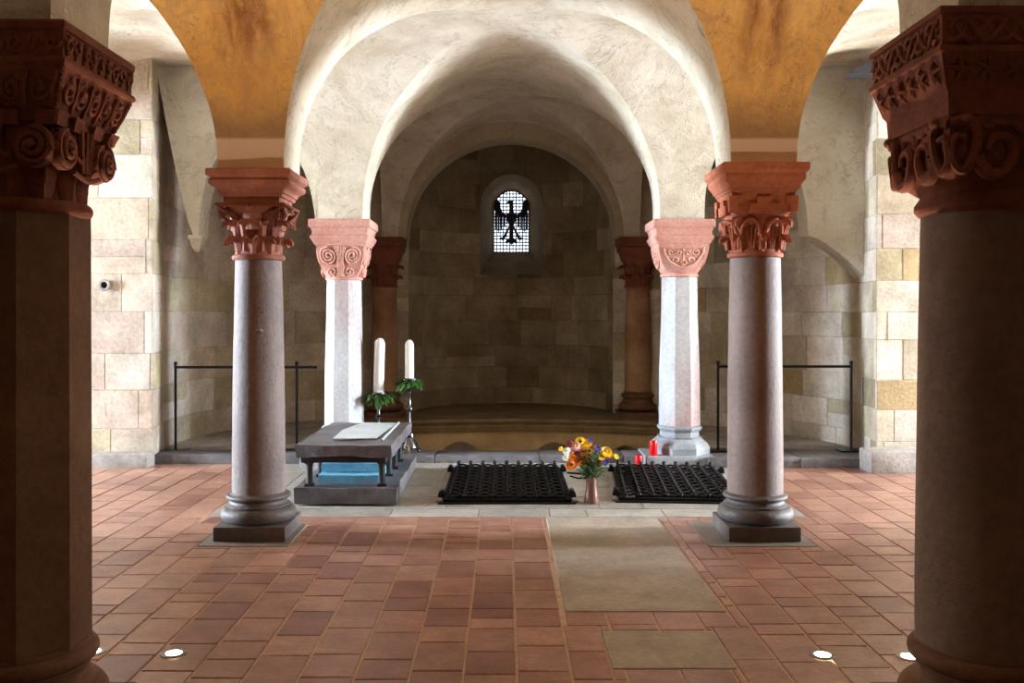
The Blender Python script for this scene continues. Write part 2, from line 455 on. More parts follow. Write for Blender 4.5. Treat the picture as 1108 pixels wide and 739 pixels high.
# ------------------------------------------------------------------ vaults
def rough(pv, amp=.014):
    v = Vector(pv)
    n = noise.noise_vector(v*1.1)*amp + noise.noise_vector(v*3.7)*amp*.3
    n.z *= .7
    return v+n
A_ = (S-.44)/2; ZS = 2.53; CR = 1.51; ZAB = 2.43
rows = [-2.94, .15, 3.24, 6.33, 9.42, 12.41]
vb = B()
def web(fn, nu, nv, mi, flip=False):
    g = [[vb.verts.new(rough(fn(u/nu, v/nv))) for v in range(nv+1)] for u in range(nu+1)]
    for i in range(nu):
        for j in range(nv):
            q = (g[i][j], g[i+1][j], g[i+1][j+1], g[i][j+1])
            if flip: q = tuple(reversed(q))
            f = vb.faces.new(q); f.material_index = mi; f.smooth = True
NU = 44
def th(u):   # includes stilted springer rows
    a = (u*NU-2)/(NU-4)*PI
    if a < 0: return 0.0, (ZAB if u*NU < .5 else (ZAB+ZS)/2)
    if a > PI+1e-6: return PI, (ZAB if u*NU > NU-.5 else (ZAB+ZS)/2)
    return a, ZS+CR*math.sin(a)
for ri in range(5):
    y0, y1 = rows[ri], rows[ri+1]; yc = (y0+y1)/2; L = y1-y0; b_ = (L-.44)/2
    for bi in (-1, 0, 1):
        if ri == 4 and bi != 0: continue
        xc = bi*S
        for sg in (-1, 1):
            def fw(u, v):
                a, z = th(u); xx = -A_*math.cos(a)
                yy = yc+sg*((1-v)*b_*abs(math.cos(a))+v*L/2)
                return (xc+xx+xoff(yy), yy, z)
            def gw(u, v):
                a, z = th(u); yy = yc-b_*math.cos(a)
                xx = sg*((1-v)*A_*abs(math.cos(a))+v*S/2)
                return (xc+xx+xoff(yy), yy, z)
            web(fw, NU, 8, 0, sg < 0)
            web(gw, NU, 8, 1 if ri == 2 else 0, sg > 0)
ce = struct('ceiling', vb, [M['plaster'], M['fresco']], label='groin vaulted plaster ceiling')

# ------------------------------------------------------------------ ashlar walls
def path_eval(path):
    L = [0]
    for a, b in zip(path, path[1:]): L.append(L[-1]+math.hypot(b[0]-a[0], b[1]-a[1]))
    def ev(u):
        u = max(0, min(L[-1], u))
        for i in range(len(path)-1):
            if u <= L[i+1]+1e-9:
                t = (u-L[i])/max(1e-9, L[i+1]-L[i])
                a, b = path[i], path[i+1]
                d = Vector((b[0]-a[0], b[1]-a[1], 0)).normalized()
                return Vector((a[0]+(b[0]-a[0])*t, a[1]+(b[1]-a[1])*t, 0)), d
        return Vector((*path[-1], 0)), Vector((1, 0, 0))
    return L, ev

def ashlar(name, path, z0, z1, side, pal, ch=(.22, .42), bw=(.3, .85), holes=(), seed=1, mort=(.60, .52, .44, 1), mat=None, kind=True):
    rr = random.Random(seed)
    bm = bmesh.new(); lay = bm.loops.layers.float_color.new('Col')
    L, ev = path_eval(path)
    corners = [L[i] for i in range(1, len(path)-1)]
    sharp = []
    for i in range(1, len(path)-1):
        a, b, c = path[i-1], path[i], path[i+1]
        d1 = math.atan2(b[1]-a[1], b[0]-a[0]); d2 = math.atan2(c[1]-b[1], c[0]-b[0])
        if abs((d2-d1+PI) % (2*PI)-PI) > .7: sharp.append(L[i])
    def P(u, z, dep):
        pnt, d = ev(u)
        nrm = Vector((d.y, -d.x, 0))*(1 if side == 'R' else -1)
        return Vector((pnt.x, pnt.y, z))+nrm*dep
    z = z0
    while z < z1-.02:
        h = rr.uniform(*ch)
        if z+h > z1-.1: h = z1-z
        u = -rr.uniform(0, .4)
        while u < L[-1]-.01:
            w = rr.uniform(*bw)
            a, b = max(0, u), min(L[-1], u+w)
            u += w
            if b-a < .02: continue
            segs = [(a, b)]
            for s in sharp:
                segs = [q for (p_, r_) in segs for q in (((p_, s), (s, r_)) if p_ < s-.01 and r_ > s+.01 else ((p_, r_),))]
            zz = [(z, z+h)]
            if rr.random() < .12 and h > .28: zz = [(z, z+h*.5), (z+h*.5, z+h)]
            for (a, b) in segs:
                for (za, zb) in zz:
                    rs = [(a, b, za, zb)]
                    for hl in holes: rs = sub_rect(rs, hl)
                    c = rr.choice(pal); v = rr.uniform(.86, 1.12)
                    c = (min(1, c[0]*v), min(1, c[1]*v), min(1, c[2]*v), 1)
                    bump = rr.uniform(-.002, .004)
                    for (ra, rb, rc, rd) in rs:
                        e = .007
                        us = [ra, ra+e]+[s for s in corners if ra+2*e < s < rb-2*e]+[rb-e, rb]
                        ws = [rc, rc+e, rd-e, rd]
                        g = [[None]*4 for _ in us]
                        for i, uu in enumerate(us):
                            for j, w_ in enumerate(ws):
                                o_ = i in (0, len(us)-1) or j in (0, 3)
                                g[i][j] = (bm.verts.new(P(uu, w_, -.006 if o_ else bump)), o_)
                        for i in range(len(us)-1):
                            for j in range(3):
                                q = [g[i][j], g[i+1][j], g[i+1][j+1], g[i][j+1]]
                                if side == 'L': q.reverse()
                                f = bm.faces.new([t[0] for t in q])
                                for l_, t in zip(f.loops, q): l_[lay] = mort if t[1] else c
        z += h
    # backing so that the wall has thickness
    us = [0]+corners+[L[-1]]
    o = mesh_obj(name, bm, mat or M['ashlar'])
    if kind: o['kind'] = 'structure'
    return o

light_pal = [lin(212, 194, 180), lin(206, 190, 174), lin(214, 200, 186), lin(200, 184, 166), lin(208, 190, 178), lin(216, 206, 196), lin(202, 188, 162), lin(190, 176, 148)]
mix_pal = [lin(218, 206, 192), lin(210, 198, 184), lin(222, 212, 200), lin(200, 186, 166), lin(214, 202, 190), lin(178, 154, 116), lin(188, 176, 146), lin(206, 196, 182), lin(170, 158, 130), lin(216, 200, 188)]
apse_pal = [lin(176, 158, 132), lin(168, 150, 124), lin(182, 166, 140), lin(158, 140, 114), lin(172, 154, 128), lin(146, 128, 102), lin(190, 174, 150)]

wl = [(-5.12, 9.15), (-3.49, 9.15), (-3.55, 9.5), (-3.60, 9.8), (-3.60, 10.1), (-3.57, 10.45), (-3.50, 10.8), (-3.40, 11.1), (-3.24, 11.45), (-3.05, 11.75), (-2.82, 12.0), (-2.55, 12.22), (-2.25, 12.38), (-1.95, 12.5), (-1.65, 12.6), (-1.31, 12.66)]
wr = [(5.12, 8.97), (3.61, 8.97), (3.66, 9.3), (3.70, 9.75), (3.66, 10.0), (3.58, 10.25), (3.45, 10.5), (3.28, 10.8), (3.08, 11.15), (2.85, 11.45), (2.6, 11.72), (2.35, 11.98), (2.1, 12.2), (1.85, 12.42), (1.66, 12.58), (1.48, 12.66)]
ashlar('wall_left', wl, -.05, 4.35, 'R', light_pal, (.30, .48), (.32, .75), seed=5)
ashlar('wall_right', wr, -.05, 4.35, 'L', mix_pal, (.22, .42), (.25, .7), seed=11)
# central apse with the window
ac, ar, ad = .087, 1.42, 1.5
ap = [(-1.31, 12.66)]+[(ac-ar*math.cos(a), 12.66+ad*math.sin(a)) for a in [PI*i/24 for i in range(1, 24)]]+[(1.48, 12.66)]
La, eva = path_eval(ap)
umid = La[-1]/2
def u_at_x(xt):
    lo, hi = 0, La[-1]
    for _ in range(50):
        m_ = (lo+hi)/2
        if eva(m_)[0].x < xt: lo = m_
        else: hi = m_
    return lo
WX = .107; WZ0, WZ1, WW = 2.47, 3.44, .28
SPL = (WX-.47, WX+.47, 2.10, 3.62)
ua, ub = u_at_x(SPL[0]), u_at_x(SPL[1])
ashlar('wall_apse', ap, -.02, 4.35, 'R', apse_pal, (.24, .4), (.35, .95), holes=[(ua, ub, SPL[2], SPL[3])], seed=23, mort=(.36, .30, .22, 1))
# splayed window reveal
pa, pb = eva(ua)[0], eva(ub)[0]
YW = 14.62
bm = B()
def arch_pts(cx, hw, z0, z1, y, n=16, flat=0.0):
    pts = [(cx-hw, y, z0), (cx+hw, y, z0)]
    zc = z1-hw
    for i in range(n+1):
        a = PI*i/n
        pts.append((cx+hw*math.cos(a), y, zc+hw*math.sin(a)))
    return pts
inner = arch_pts(WX, WW, WZ0, WZ1, YW)
outer = []
for (px_, _, pz) in arch_pts(WX, .47, SPL[2], 3.62, 0):
    yy = pa.y+(pb.y-pa.y)*(px_-pa.x)/(pb.x-pa.x)
    outer.append((px_, yy, pz))
rings(bm, [outer, inner])
# spandrels between square hole and arched mouth
vo = [bm.verts.new(q) for q in outer[2:]]
for i in range(len(vo)-1):
    q0, q1 = outer[2+i], outer[3+i]
    a = bm.verts.new((q0[0], q0[1], 3.63)); b = bm.verts.new((q1[0], q1[1], 3.63))
    bm.faces.new((vo[i], vo[i+1], b, a))
for sg, (i0, i1) in ((1, (1, 2)), (-1, (0, -1))): pass
tr = struct('trim_1', bm, stone('window_reveal_stone', lin(132, 112, 84), lin(150, 128, 98), 3.0, rough=.95))
for p_ in tr.data.polygons: p_.use_smooth = False
# window with leaded lattice and eagle
wn = B()
g_ = arch_pts(WX, WW, WZ0, WZ1, YW+.012)
rings(wn, [g_, [(a, b+.01, c) for a, b, c in g_]], cap0=True, cap1=True)
win = struct('window_1', wn, M['glass_lit'])
fr = B()
fp = arch_pts(WX, WW-.004, WZ0+.004, WZ1-.004, YW)
tube(fr, fp, .010, 6, closed=True)
mesh_obj('window_frame', fr, M['wood'], win)
lt = B()
nx, nz = 11, 19
for i in range(1, nx):
    xx = -WW+2*WW*i/nx
    zt = (WZ1-WW)+math.sqrt(max(0, WW*WW-xx*xx))
    tube(lt, [(WX+xx, YW, WZ0), (WX+xx, YW, zt)], .0105, 4)
for j in range(1, nz):
    z = WZ0+(WZ1-WZ0)*j/nz
    hw = WW if z < WZ1-WW else math.sqrt(max(0, WW*WW-(z-(WZ1-WW))**2))
    tube(lt, [(WX-hw, YW, z), (WX+hw, YW, z)], .0105, 4)
mesh_obj('lattice', lt, M['iron'], win)
eg = B()
def poly(bm, pts, y, th_=.012):
    def q(a, b): return (WX+(a-310)/110*WW, y, WZ0+(520-b)/385*(WZ1-WZ0))
    f = [bm.verts.new(q(a, b)) for a, b in pts]; k_ = [bm.verts.new((v.co.x, v.co.y+th_, v.co.z)) for v in f]
    n = len(f)
    bm.faces.new(f); bm.faces.new(list(reversed(k_)))
    for i in range(n): bm.faces.new((f[i], k_[i], k_[(i+1) % n], f[(i+1) % n]))
YE = YW-.022
poly(eg, [(296, 262), (325, 262), (334, 300), (330, 345), (310, 378), (290, 345), (286, 300)], YE)          # body
poly(eg, [(300, 268), (298, 230), (292, 214), (276, 216), (290, 200), (306, 196), (320, 202), (322, 230), (322, 268)], YE+.001)   # neck, head, beak
for sg in (-1, 1):
    def m_(pts): return [(310+sg*(a-310), b) for a, b in (pts if sg > 0 else reversed(pts))]
    poly(eg, m_([(322, 270), (345, 286), (365, 270), (378, 240), (380, 210), (394, 192), (412, 200), (416, 250), (408, 285), (380, 300), (345, 308), (328, 304)]), YE+.002)
    for q, (fx, fb_) in enumerate([(408, 388), (390, 400), (371, 392), (352, 372), (337, 345)]):
        poly(eg, m_([(fx-7, 275), (fx+6, 275), (fx+5, fb_-12), (fx, fb_), (fx-5, fb_-12)]), YE+.003)
    poly(eg, m_([(318, 350), (330, 362), (350, 400), (362, 425), (385, 432), (384, 440), (366, 440), (372, 452), (356, 444), (346, 430), (326, 385)]), YE+.004)
poly(eg, [(302, 368), (318, 368), (324, 430), (352, 458), (340, 468), (322, 462), (310, 478), (298, 462), (280, 468), (268, 458), (296, 430)], YE+.005)
mesh_obj('eagle_figure', eg, M['iron'], win)

# ------------------------------------------------------------------ arch plates
def arch_plate(x0, x1, ztop, y0, y1, cx, a, zs, c, zb0, zb1, n=28, flare=''):
    bm = B(); inner = [cx-a*math.cos(PI*i/n) for i in range(n+1)]
    K = 10
    lo = [x0+(cx-a-.0005-x0)*i/K for i in range(K+1)]; hi = [cx+a+.0005+(x1-cx-a-.0005)*i/K for i in range(K+1)]
    xs = lo+inner+hi
    prev = None
    for i, xx in enumerate(xs):
        if i <= K: zb = zb0+(5.7*max(0, cx-a-.06-xx)**1.2 if flare == 'L' else 0)
        elif i > n+K+1: zb = zb1+(-.9*max(0, xx-cx-a)**1.4 if flare == 'R' else 0)
        else: zb = zs+c*math.sqrt(max(0, 1-((xx-cx)/a)**2))
        zb = min(zb, ztop-.02)
        cur = [bm.verts.new(rough((xx, y0, ztop), .006)), bm.verts.new(rough((xx, y0, zb), .006)), bm.verts.new(rough((xx, y1, zb), .006)), bm.verts.new(rough((xx, y1, ztop), .006))]
        if prev:
            for k in range(3): bm.faces.new((prev[k], prev[k+1], cur[k+1], cur[k]))
        prev = cur
    bmesh.ops.recalc_face_normals(bm, faces=bm.faces)
    return bm
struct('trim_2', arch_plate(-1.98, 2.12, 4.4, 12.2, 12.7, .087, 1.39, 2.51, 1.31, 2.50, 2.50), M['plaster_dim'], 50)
struct('trim_3', arch_plate(-3.66, -1.62, 4.4, 9.44, 9.75, -2.53, .60, 2.30, 1.10, 2.30, 2.46, flare='L'), M['plaster_wall'], 50)
struct('trim_4', arch_plate(1.84, 3.75, 4.4, 9.44, 9.75, 2.50, .60, 2.30, 1.10, 2.46, 2.30, flare='R'), M['plaster_wall'], 50)
# corbels below the springing of the side arches
for nm, cx_ in (('trim_5', -3.165),):
    bm = B(); blend_profile(bm, [(.015, 2.14, 0), (.04, 2.18, 0), (.06, 2.26, 0), (.075, 2.27, 0), (.075, 2.31, 0)], 16, cx_, 9.52)
    struct(nm, bm, M['plaster_wall'])
# ceilings beyond the side arches and over the apse
bm = B(); box(bm, -3.9, -1.55, 9.5, 12.8, 4.2, 4.3); box(bm, 1.7, 3.95, 9.5, 12.8, 4.2, 4.3); box(bm, -1.6, 1.8, 12.5, 14.8, 4.3, 4.4)
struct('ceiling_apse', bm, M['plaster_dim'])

# ------------------------------------------------------------------ raised floors, kerbs, confessio pit
def kerb_run(name, rects, z0, z1, mat, seed, bev=.012):
    bm = B()
    for (x0, x1, y0, y1) in rects: box(bm, x0+.002, x1-.002, y0, y1, z0, z1+0, bev)
    for v in bm.verts: v.co += noise.noise_vector(v.co*3+Vector((seed, 0, 0)))*.006
    return struct(name, bm, mat, 40)
kerb_run('trim_7', [(-1.98, -.7, 9.30, 9.67), (-.7, .35, 9.30, 9.67), (.35, 1.2, 9.30, 9.67), (1.2, 2.0, 9.30, 9.67)], -.02, .075, M['kerb_dark'], 1)  # shade on the kerb front is put into the dark stone colour
kerb_run('trim_8', [(-3.52, -2.6, 9.22, 9.6), (-2.6, -1.98, 9.24, 9.6)], -.02, .095, M['kerb_dark'], 2)
kerb_run('trim_9', [(2.0, 2.9, 9.02, 9.6), (2.9, 3.60, 9.0, 9.6)], -.02, .095, M['kerb_dark'], 3)
kerb_run('trim_10', [(-5.1, -4.3, 8.98, 9.16), (-4.3, -3.47, 8.98, 9.2)], -.02, .14, M['kerb'], 4, .03)
kerb_run('trim_11', [(3.44, 4.1, 8.68, 9.0), (4.1, 5.1, 8.70, 9.0)], -.02, .21, M['kerb'], 5, .04)
def flat_poly(bm, pts, z0, z1):
    a = [bm.verts.new((x, y, z0)) for x, y in pts]; b = [bm.verts.new((x, y, z1)) for x, y in pts]
    n = len(pts); bm.faces.new(list(reversed(a))); bm.faces.new(b)
    for i in range(n): bm.faces.new((a[i], a[(i+1) % n], b[(i+1) % n], b[i]))
bm = B()
flat_poly(bm, [(-3.75, 9.58), (-1.9, 9.58), (-1.9, 12.8), (-3.9, 12.8)], -.05, .085)
flat_poly(bm, [(2.0, 9.58), (3.8, 9.58), (3.9, 12.8), (2.0, 12.8)], -.05, .085)
bmesh.ops.recalc_face_normals(bm, faces=bm.faces)
struct('floor_side', bm, M['kerb'])
# apse ledge: cornice along a shallow arc, wall with blind arches below
def ledge_y(x):
    t = (x-.1)/1.75
    return 12.12-.34*t*t
NL = 60
xl0, xl1 = -1.92, 2.02
lx = [xl0+(xl1-xl0)*i/NL for i in range(NL+1)]
bm = B()
prof = [(0, -.06), (-.0, -.035), (-.03, -.02), (-.03, .0), (-.055, .02), (-.055, .045), (-.02, .06), (-.04, .085), (-.06, .09), (-.06, .125), (-.05, .13)]
rs_ = []
for xx in lx:
    yy = ledge_y(xx)
    rs_.append([(xx, yy+d, z) for d, z in prof]+[(xx, 14.6, .13)])
rings(bm, rs_, closed_ring=False)
bmesh.ops.recalc_face_normals(bm, faces=bm.faces)
struct('trim_12', bm, stone('apse_ledge_stone', lin(110, 92, 68), lin(140, 118, 88), 3.0, rough=.8, bump=.5), 40)
# pit wall with three blind arches
arches = [(X(498, 12.1), .27, -.175), (X(600, 12.1), .27, -.185), (X(676, 12.1), .20, -.20), (X(420, 12.1), .25, -.18)]
bm = B()
NP = 240
prev = None; prevb = None
for i in range(NP+1):
    xx = xl0+(xl1-xl0)*i/NP
    yy = ledge_y(xx)+.02
    zb = -1.2; 
    for cx_, a, zc in arches:
        if abs(xx-cx_) < a:
            zb = zc-a*.95+math.sqrt(a*a-(xx-cx_)**2)*.95
    inar = zb > -1.19
    cur = [bm.verts.new((xx, yy, -.05)), bm.verts.new((xx, yy, zb)), bm.verts.new((xx, yy+.35, zb if inar else -1.2))]
    back = [bm.verts.new((xx, yy+.35, -.05)), bm.verts.new((xx, yy+.35, -1.2))]
    if prev:
        bm.faces.new((prev[0], cur[0], cur[1], prev[1]))
        bm.faces.new((prev[1], cur[1], cur[2], prev[2]))
        bm.faces.new((prevb[0], back[0], back[1], prevb[1]))
    prev, prevb = cur, back
struct('wall_pit', bm, stone('ochre_pit_stone', lin(166, 142, 106), lin(186, 162, 124), 3.0, c3=lin(130, 108, 78), rough=.8, bump=.4))
bm = B()
rings(bm, [[(xl0, 9.66, .06), (xl0, 12.3, .06), (xl1, 12.3, -.0), (xl1, 9.66, .0)], [(xl0, 9.66, -1.2), (xl0, 12.5, -1.2), (xl1, 12.5, -1.2), (xl1, 9.66, -1.2)]], closed_ring=False, cap1=True)
f = bm.faces.new([bm.verts.new(q) for q in ((xl0, 9.66, .06), (xl1, 9.66, .06), (xl1, 9.66, -1.2), (xl0, 9.66, -1.2))])
bmesh.ops.recalc_face_normals(bm, faces=bm.faces)
struct('floor_pit', bm, M['kerb'])

# ------------------------------------------------------------------ outer walls (beyond the columns), side chambers with windows
wallm = M['plaster_wall']
def wallbox(name, rects, m=None):
    bm = B()
    for q in rects: box(bm, *q)
    return struct(name, bm, m or wallm)
wallbox('wall_side_left', [(-5.4, -5.11, -3.1, 6.42, -.05, 4.3), (-5.4, -5.11, 9.1, 9.6, -.05, 4.3), (-5.4, -5.11, 6.4, 9.15, 3.7, 4.3), (-12.3, -5.3, 6.2, 6.42, -.05, 4.3), (-12.3, -5.3, 9.12, 9.35, -.05, 4.3)])
wallbox('wall_side_right', [(5.11, 5.4, -3.1, 6.42, -.05, 4.3), (5.11, 5.4, 9.0, 9.6, -.05, 4.3), (5.11, 5.4, 6.4, 9.05, 3.7, 4.3), (5.3, 12.3, 6.2, 6.42, -.05, 4.3), (5.3, 12.3, 9.02, 9.25, -.05, 4.3)])
wallbox('wall_front', [(-5.4, 5.4, -3.3, -3.0, -.05, 4.3)])
wallbox('ceiling_side', [(-12.3, -5.1, 6.2, 9.35, 3.9, 4.0), (5.1, 12.3, 6.2, 9.35, 3.9, 4.0)])
for k, sg in ((2, -1), (3, 1)):
    yc = 7.42 if sg < 0 else 7.40
    q = [(sg*12.05, sg*12.3)]
    a, b = sorted(q[0])
    y0, y1, z0, z1 = yc-.75, yc+.75, .9, 3.3
    wallbox('wall_end_'+('left' if sg < 0 else 'right'), [(a, b, 6.3, y0, -.05, 4.0), (a, b, y1, 9.3, -.05, 4.0), (a, b, y0, y1, -.05, z0), (a, b, y0, y1, z1, 4.0)])
    bm = B(); box(bm, sg*12.24-.01, sg*12.24+.01, y0, y1, z0, z1)
    w_ = struct('window_%d' % k, bm, M['day_glass'])
    bm = B()
    for i in range(4):
        yy = y0+(y1-y0)*i/3; box(bm, sg*12.2-.02, sg*12.2+.02, yy-.02, yy+.02, z0, z1)
    for i in range(4):
        zz = z0+(z1-z0)*i/3; box(bm, sg*12.2-.02, sg*12.2+.02, y0, y1, zz-.02, zz+.02)
    mesh_obj('window_frame', bm, M['wood'], w_)

# ------------------------------------------------------------------ carving helpers
def leaf_mesh(r0, z0, h, flare, width, curl=2.6, thick=.012, nt=14, nu=8, lobes=0, cup=.25, start=.55, pw=.5, knob=0):
    """leaf standing on a bell at angle 0 (+x), curling outwards at the tip"""
    bm = B()
    pts = []; x_, z_ = r0, z0; ds = h/nt*1.18
    for i in range(nt+1):
        t = i/nt
        a = flare*t + (curl*max(0, (t-start)/(1-start))**1.5)
        pts.append((x_, z_, a)); x_ += ds*math.sin(a); z_ += ds*math.cos(a)
    gf, gb = [], []
    for i, (px_, pz, a) in enumerate(pts):
        t = i/nt
        w = width*(.62+.45*math.sin(PI*min(1, t*1.15)**1.0))*(1 if t < .75 else math.cos((t-.75)/.25*PI/2*.8)**pw)
        if lobes: w *= 1+.13*math.cos(t*lobes*2*PI)
        rf, rb = [], []
        for j in range(nu+1):
            s = -1+2*j/nu
            off = -cup*w*s*s + (.006 if abs(s) < .15 else 0) - (.004 if .3 < abs(s) < .45 else 0)
            nx_, nz_ = math.cos(a), -math.sin(a)
            rf.append(bm.verts.new((px_+nx_*off, s*w, pz+nz_*off)))
            rb.append(bm.verts.new((px_+nx_*(off-thick), s*w*.96, pz+nz_*(off-thick))))
        gf.append(rf); gb.append(rb)
    for i in range(nt):
        for j in range(nu):
            bm.faces.new((gf[i][j], gf[i][j+1], gf[i+1][j+1], gf[i+1][j]))
            bm.faces.new((gb[i][j+1], gb[i][j], gb[i+1][j], gb[i+1][j+1]))
        for j, s in ((0, 0), (nu, 1)):
            bm.faces.new((gf[i][j], gf[i+1][j], gb[i+1][j], gb[i][j]))
    for j in range(nu): bm.faces.new((gf[nt][j], gf[nt][j+1], gb[nt][j+1], gb[nt][j]))
    if knob: ball(bm, (pts[-2][0], 0, pts[-2][1]), knob, .8, 1.7, .8)
    bmesh.ops.recalc_face_normals(bm, faces=bm.faces)
    me = bpy.data.meshes.new('carved_leaf'); bm.to_mesh(me); bm.free()
    for p_ in me.polygons: p_.use_smooth = True
    me.set_sharp_from_angle(angle=math.radians(50))
    return me

def put(me, name, mat, parent, rotz=0, loc=(0, 0, 0)):
    if not me.materials: me.materials.append(mat)
    o = bpy.data.objects.new(name, me); col.objects.link(o); o.parent = parent
    o.rotation_euler.z = rotz; o.location = loc
    return o

def face_map(i, h0, z0, h1, z1, out=0.0):
    """maps (u in -1..1, v in 0..1) onto side i of a square frustum"""
    a = i*PI/2
    def f(u, v, d=0.0):
        h = h0+(h1-h0)*v; z = z0+(z1-z0)*v
        x_, y_ = h+out+d, u*h
        return (x_*math.cos(a)-y_*math.sin(a), x_*math.sin(a)+y_*math.cos(a), z)
    return f

def spiral_pts(f, u0, v0, ru, rv, turns, n=40, dirn=1, start=0.0, r_in=.12, d0=0.0):
    pts = []
    for i in range(n+1):
        t = i/n; r = 1-(1-r_in)*t; a = start+dirn*2*PI*turns*t
        pts.append(f(u0+ru*r*math.cos(a), v0+rv*r*math.sin(a), d0+.012*t))
    return pts

def column(name, x_, y_, label, group=None):
    return empty(name, (x_, y_, 0), label, 'column', group)

def mk(name, parent, mat, fn, smooth=45):
    bm = B(); fn(bm); return mesh_obj(name, bm, mat, parent, smooth)

# ---- column pair between the front columns and the graves (B row)
def base_B(root, half_b=0.238):
    mk('plinth', root, M['base_grey'], lambda b: box(b, -.238, .238, -.245, .245, .004, .10, .008))
    def bs(b):
        pr = [(.215, .098)]
        for i in range(11):
            a = -PI/2+PI*i/10; pr.append((.205+.048*math.cos(a), .152+.050*math.sin(a)))
        pr += [(.214, .205), (.214, .212), (.198, .222), (.190, .234), (.190, .244), (.200, .250)]
        for i in range(9):
            a = -PI/2+PI*i/8; pr.append((.196+.020*math.cos(a), .268+.017*math.sin(a)))
        pr += [(.188, .288), (.183, .296)]
        lathe(b, pr, 56)
    mk('base', root, M['base_grey'], bs)
def shaft_round(root, r0, r1, z0, z1, mat):
    def f(b):
        pr = []
        for i in range(25):
            t = i/24; r = r0+(r1-r0)*t**1.25+.003*math.sin(t*PI)
            pr.append((r, z0+(z1-z0)*t))
        lathe(b, pr, 64)
        for v in b.verts:
            q = noise.noise(Vector((v.co.x*4+r0*90, v.co.y*4, v.co.z*2.2)))*.003
            v.co.x *= 1+q*5; v.co.y *= 1+q*5
    return mk('shaft', root, mat, f, 60)

# left
cB1 = column('stone_column', X(280, 6.33), 6.33, 'round grey stone column with leafy red capital between dark stone table and left wall', )
base_B(cB1)
shaft_round(cB1, .178, .155, .29, 1.868, M['shaft_grey'])
ch_ = B()
for (px_, py_, l_) in ((288, 333, .012), (291, 338, .010), (286, 346, .008), (287, 358, .030), (292, 388, .014), (285, 390, .010), (284, 270+30, .007), (281, 360, .008)):
    xx = (px_-280)*6.18/F; zz = EYE-(py_-338)*6.18/F
    rr_ = .165; yy = -math.sqrt(rr_*rr_-xx*xx)-.001
    ball(ch_, (xx, yy, zz), l_, 1.0, .35, .5)
mesh_obj('chipped_spots', ch_, M['base_pale'], cB1, 60)
def ring_(b, r, z, t):
    pr = [(r-.01, z-t)]+[(r+t*.9*math.cos(-PI/2+PI*i/8), z+t*math.sin(-PI/2+PI*i/8)) for i in range(9)]+[(r-.01, z+t)]
    lathe(b, pr, 48)
def capB1(root):
    cap = mk('capital', root, M['red'], lambda b: (ring_(b, .160, 1.888, .020),
        blend_profile(b, [(.150, 1.90, 1), (.146, 2.0, 1), (.150, 2.1, 1), (.165, 2.16, .8), (.200, 2.20, .4), (.208, 2.235, .3), (.185, 2.24, 0), (.185, 2.29, 0)], 48)))
    l1 = leaf_mesh(.156, 1.905, .120, .50, .047, 3.0, start=.38, knob=.015, cup=.6)
    l2 = leaf_mesh(.152, 1.925, .205, .42, .050, 3.0, start=.60, knob=.016, cup=.6)
    for k in range(8): put(l1, 'carved_leaf', M['red'], cap, k*PI/4)
    for k in range(8): put(l2, 'carved_leaf', M['red'], cap, k*PI/4+PI/8)
    l4 = leaf_mesh(.182, 2.07, .13, .35, .062, 1.8, start=.62, thick=.02, cup=.35, lobes=3)
    for k in range(4): put(l4, 'palmette', M['red'], cap, k*PI/2)
    l3 = leaf_mesh(.170, 2.03, .18, .80, .042, 3.0, start=.6, thick=.03, knob=.016, cup=.5)
    for k in range(4): put(l3, 'corner_volute', M['red_dark'], cap, k*PI/2+PI/4)
    def fans(b):
        for i in range(4):
            f = face_map(i, .175, 2.10, .212, 2.235)
            for sg in (-1, 1):
                for q in range(4):
                    tube(b, [f(sg*(.35+.07*q), .2, 0), f(sg*(.62+.06*q), .55, .02), f(sg*(.95+.05*q), .70+.09*q, .01)], .008, 6)
            tube(b, [f(-1.05, .97, .01), f(1.05, .97, .01)], .012, 8)
    mk('palmette_band', cap, M['red_dark'], fans)
    ab = mk('abacus', root, M['red'], lambda b: blend_profile(b, [(.19, 2.285, 0), (.20, 2.29, 0), (.207, 2.31, 0), (.215, 2.312, 0), (.218, 2.325, 0), (.235, 2.345, 0), (.252, 2.352, 0), (.262, 2.365, 0), (.264, 2.385, 0), (.256, 2.398, 0), (.250, 2.402, 0), (.268, 2.412, 0), (.276, 2.42, 0), (.276, 2.458, 0), (.270, 2.464, 0)], 48, wob=.02, seed=3), 30)
    return cap
capB1(cB1)
